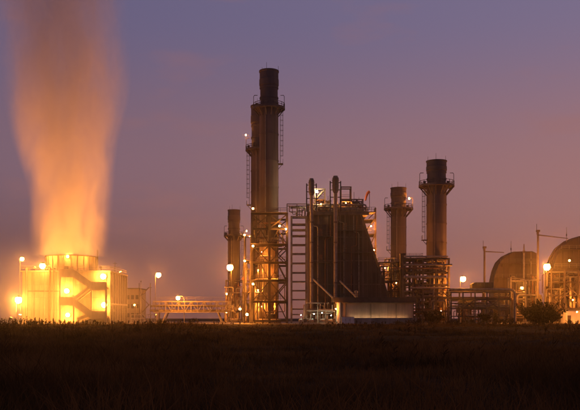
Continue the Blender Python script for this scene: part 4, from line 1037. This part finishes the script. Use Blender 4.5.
def field():
    V, T, o = [], [], 0
    for d0, d1, den, w in ((9, 24, 330, .012), (24, 45, 130, .018), (45, 85, 42, .03), (85, 140, 14, .05), (140, 184, 9, .06)):
        half = .40; area = half * (d1 * d1 - d0 * d0); per = 14; nc = int(area * den / per)
        cy_ = np.sqrt(rng.uniform(d0 * d0, d1 * d1, nc)); cx_ = rng.uniform(-1, 1, nc) * (half * cy_ + 2)
        k = tuft(cx_, cy_); keep = rng.random(nc) < .25 + .75 * k; cx_, cy_, k = cx_[keep], cy_[keep], k[keep]
        sz = rng.lognormal(0, .35, len(cx_)); ang = rng.uniform(0, 2 * PI, (len(cx_), per)); rad = np.abs(rng.normal(0, .20, (len(cx_), per))) * sz[:, None]
        x = (cx_[:, None] + np.cos(ang) * rad).ravel(); y = (cy_[:, None] + np.sin(ang) * rad).ravel()
        k, sz = np.repeat(k, per), np.repeat(sz, per)
        h = np.clip((.16 + .42 * k) * sz, .1, .95) * rng.uniform(.45, 1.2, len(x)) * np.where(y > 60, edge(x, y), .55 + .45 * edge(x, y))
        v, t = blades(x, y, h, w * rng.uniform(.6, 1.5, len(x)), ang.ravel()); V.append(v); T.append(t + o); o += len(v)
    g = np_mesh('field_grass', np.concatenate(V), np.concatenate(T), GRASS)
    tag(g, 'dark dry uneven grass covering the whole foreground field', 'grass', kind='stuff')
    # tall weeds with side sprigs and seed heads
    V, T, o = [], [], 0
    n = 4600; y = np.sqrt(rng.uniform(18 ** 2, 182 ** 2, n)); x = rng.uniform(-1, 1, n) * (.40 * y + 2)
    k = tuft(x * .7 + 9, y * .8); keep = rng.random(n) < (.1 + .9 * k ** 2) * edge(x, y) ** 2; x, y = x[keep], y[keep]
    left = np.clip((-x / y - .22) / .12, 0, 1)
    h = rng.uniform(.5, 1.15, len(x)) * (1 + .4 * left) * (.35 + .7 * edge(x, y)) * np.where(y > 90, .9, 1.0)
    for xi, yi, hi in zip(x, y, h):
        z = float(gh(np.array(xi), np.array(yi))); w = max(.012, yi * .00033)
        lean = rng.uniform(-.12, .12, 2) * hi; top = np.array([xi + lean[0], yi + lean[1], z + hi]); b = np.array([xi, yi, z - .03])
        vs = [b + [-w, 0, 0], b + [w, 0, 0], top]; tr = [[0, 1, 2]]
        for q in range(rng.integers(5, 12)):
            u = rng.uniform(.35, 1.); c = b + (top - b) * u; a = rng.uniform(0, 2 * PI); L = rng.uniform(.08, .3) * (1.15 - u * .6)
            e = c + [math.cos(a) * L, math.sin(a) * L, L * rng.uniform(.3, 1.2)]; i = len(vs)
            vs += [c + [0, 0, -w * 1.6], c + [0, 0, w * 1.6], e + [w * 1.5, 0, w], e + [-w, 0, w * 3]]; tr += [[i, i + 1, i + 2], [i + 1, i + 2, i + 3]]
        V.append(np.array(vs)); T.append(np.array(tr) + o); o += len(vs)
    g = np_mesh('field_weeds', np.concatenate(V), np.concatenate(T), WEED)
    tag(g, 'tall dry weed stalks standing out of the field grass', 'weeds', kind='stuff')
field()

def shrub(label, px, D, height, spread, seed, leaves=2600, trunks=6):
    rnd = random.Random(seed); x, y = X(px, D), D; z = float(gh(np.array(x), np.array(y))) - .05
    t = thing('shrub', label, 'shrub', (x, y, z)); mb = MB(); tips = []
    def grow(p, d, L, r, depth):
        pts = [p]; q = p
        for k in range(3):
            d = (d + Vector((rnd.uniform(-.28, .28), rnd.uniform(-.28, .28), rnd.uniform(-.02, .2)))).normalized()
            q = q + d * L / 3; pts.append(q)
        mb.sweep(pts, [r, r * .8, r * .6, r * .35], 4 if depth < 2 else 6, False)
        tips.extend(((pts[1], L * .3), (pts[2], L * .3), (q, L * .35)))
        if depth:
            for k in range(rnd.randint(3, 5)):
                a = rnd.uniform(0, 2 * PI); s_ = pts[rnd.choice((1, 2, 2, 3))]
                grow(s_, (d * .8 + Vector((math.cos(a), math.sin(a), rnd.uniform(-.1, .6))) * .75).normalized(), L * rnd.uniform(.5, .75), max(r * .5, .012), depth - 1)
    for k in range(trunks):
        a = 2 * PI * (k + rnd.random() * .6) / trunks; e = rnd.uniform(.25, 1.15)
        grow(Vector((x + .5 * math.cos(a), y + .5 * math.sin(a), z)), Vector((math.cos(a) * spread / height * e, math.sin(a) * spread / height * e, 1 - .35 * e)).normalized(), height * .38 * rnd.uniform(.75, 1.1), .06, 3)
    obj('trunk', mb, M['bark'], t)
    P = rnd.choices(tips, k=leaves); n = leaves
    c = np.array([list(p) for p, _ in P]) + rng.normal(0, 1, (n, 3)) * np.array([[L * .35] for _, L in P])
    c = np.maximum(c, [[-1e9, -1e9, z + .15]])
    a = rng.normal(0, 1, (n, 3)); a /= np.linalg.norm(a, axis=1)[:, None]; b = np.cross(a, rng.normal(0, 1, (n, 3))); b /= np.linalg.norm(b, axis=1)[:, None]
    sz = rng.uniform(.04, .10, n)[:, None] * (height / 5.0)
    v = np.stack([c - a * sz * 1.6, c + b * sz * .6, c + a * sz * 1.6, c - b * sz * .6], 1).reshape(-1, 3) - np.array([x, y, z])
    tri = (np.arange(n)[:, None, None] * 4 + np.array([[0, 1, 2], [0, 2, 3]])[None]).reshape(-1, 3)
    o = np_mesh('crown', v, tri, LEAF); o.parent = t
    return t
shrub('large dark twiggy shrub before the right-hand casings', 540, 140, 6.6, 12.0, 4, 15000, 20)
shrub('smaller dark shrub below the low pipe rack', 489, 150, 4.6, 3.8, 8, 3600)
shrub('low dark shrub before the dark pipe rack', 433, 160, 5.0, 5.0, 15, 4200)
shrub('low scrub before the foot of the thick stack', 416, 165, 2.4, 2.6, 19, 2000)
shrub('small scrub at the right field edge before the lit shed', 572, 150, 2.2, 2.6, 23, 1600)
shrub('small scrub near the left legs of the pipe bridge', 163, 172, 2.0, 1.8, 27, 1300)
shrub('low spreading scrub under the middle of the pipe bridge', 193, 178, 2.2, 4.2, 31, 2200)
for lab, px, D, h, sp, sd, lf in (
        ('ragged low scrub below the left end of the low pipe rack', 456, 158, 2.6, 3.6, 41, 2200),
        ('ragged low scrub below the box tank', 474, 163, 2.2, 3.2, 43, 1800),
        ('ragged low scrub between the low pipe rack end and the large shrub', 509, 155, 2.4, 3.0, 47, 1800),
        ('low weedy scrub at the left picture edge', 6, 120, 1.9, 2.6, 53, 1600),
        ('low weedy scrub before the left wall of the cooling tower', 34, 150, 1.8, 3.0, 59, 1500),
        ('low weedy scrub before the right corner of the cooling tower', 117, 160, 1.7, 2.8, 61, 1300),
        ('low weedy scrub before the right end of the low hall', 399, 168, 1.7, 2.6, 67, 1300)):
    shrub(lab, px, D, h, sp, sd, lf, 7)
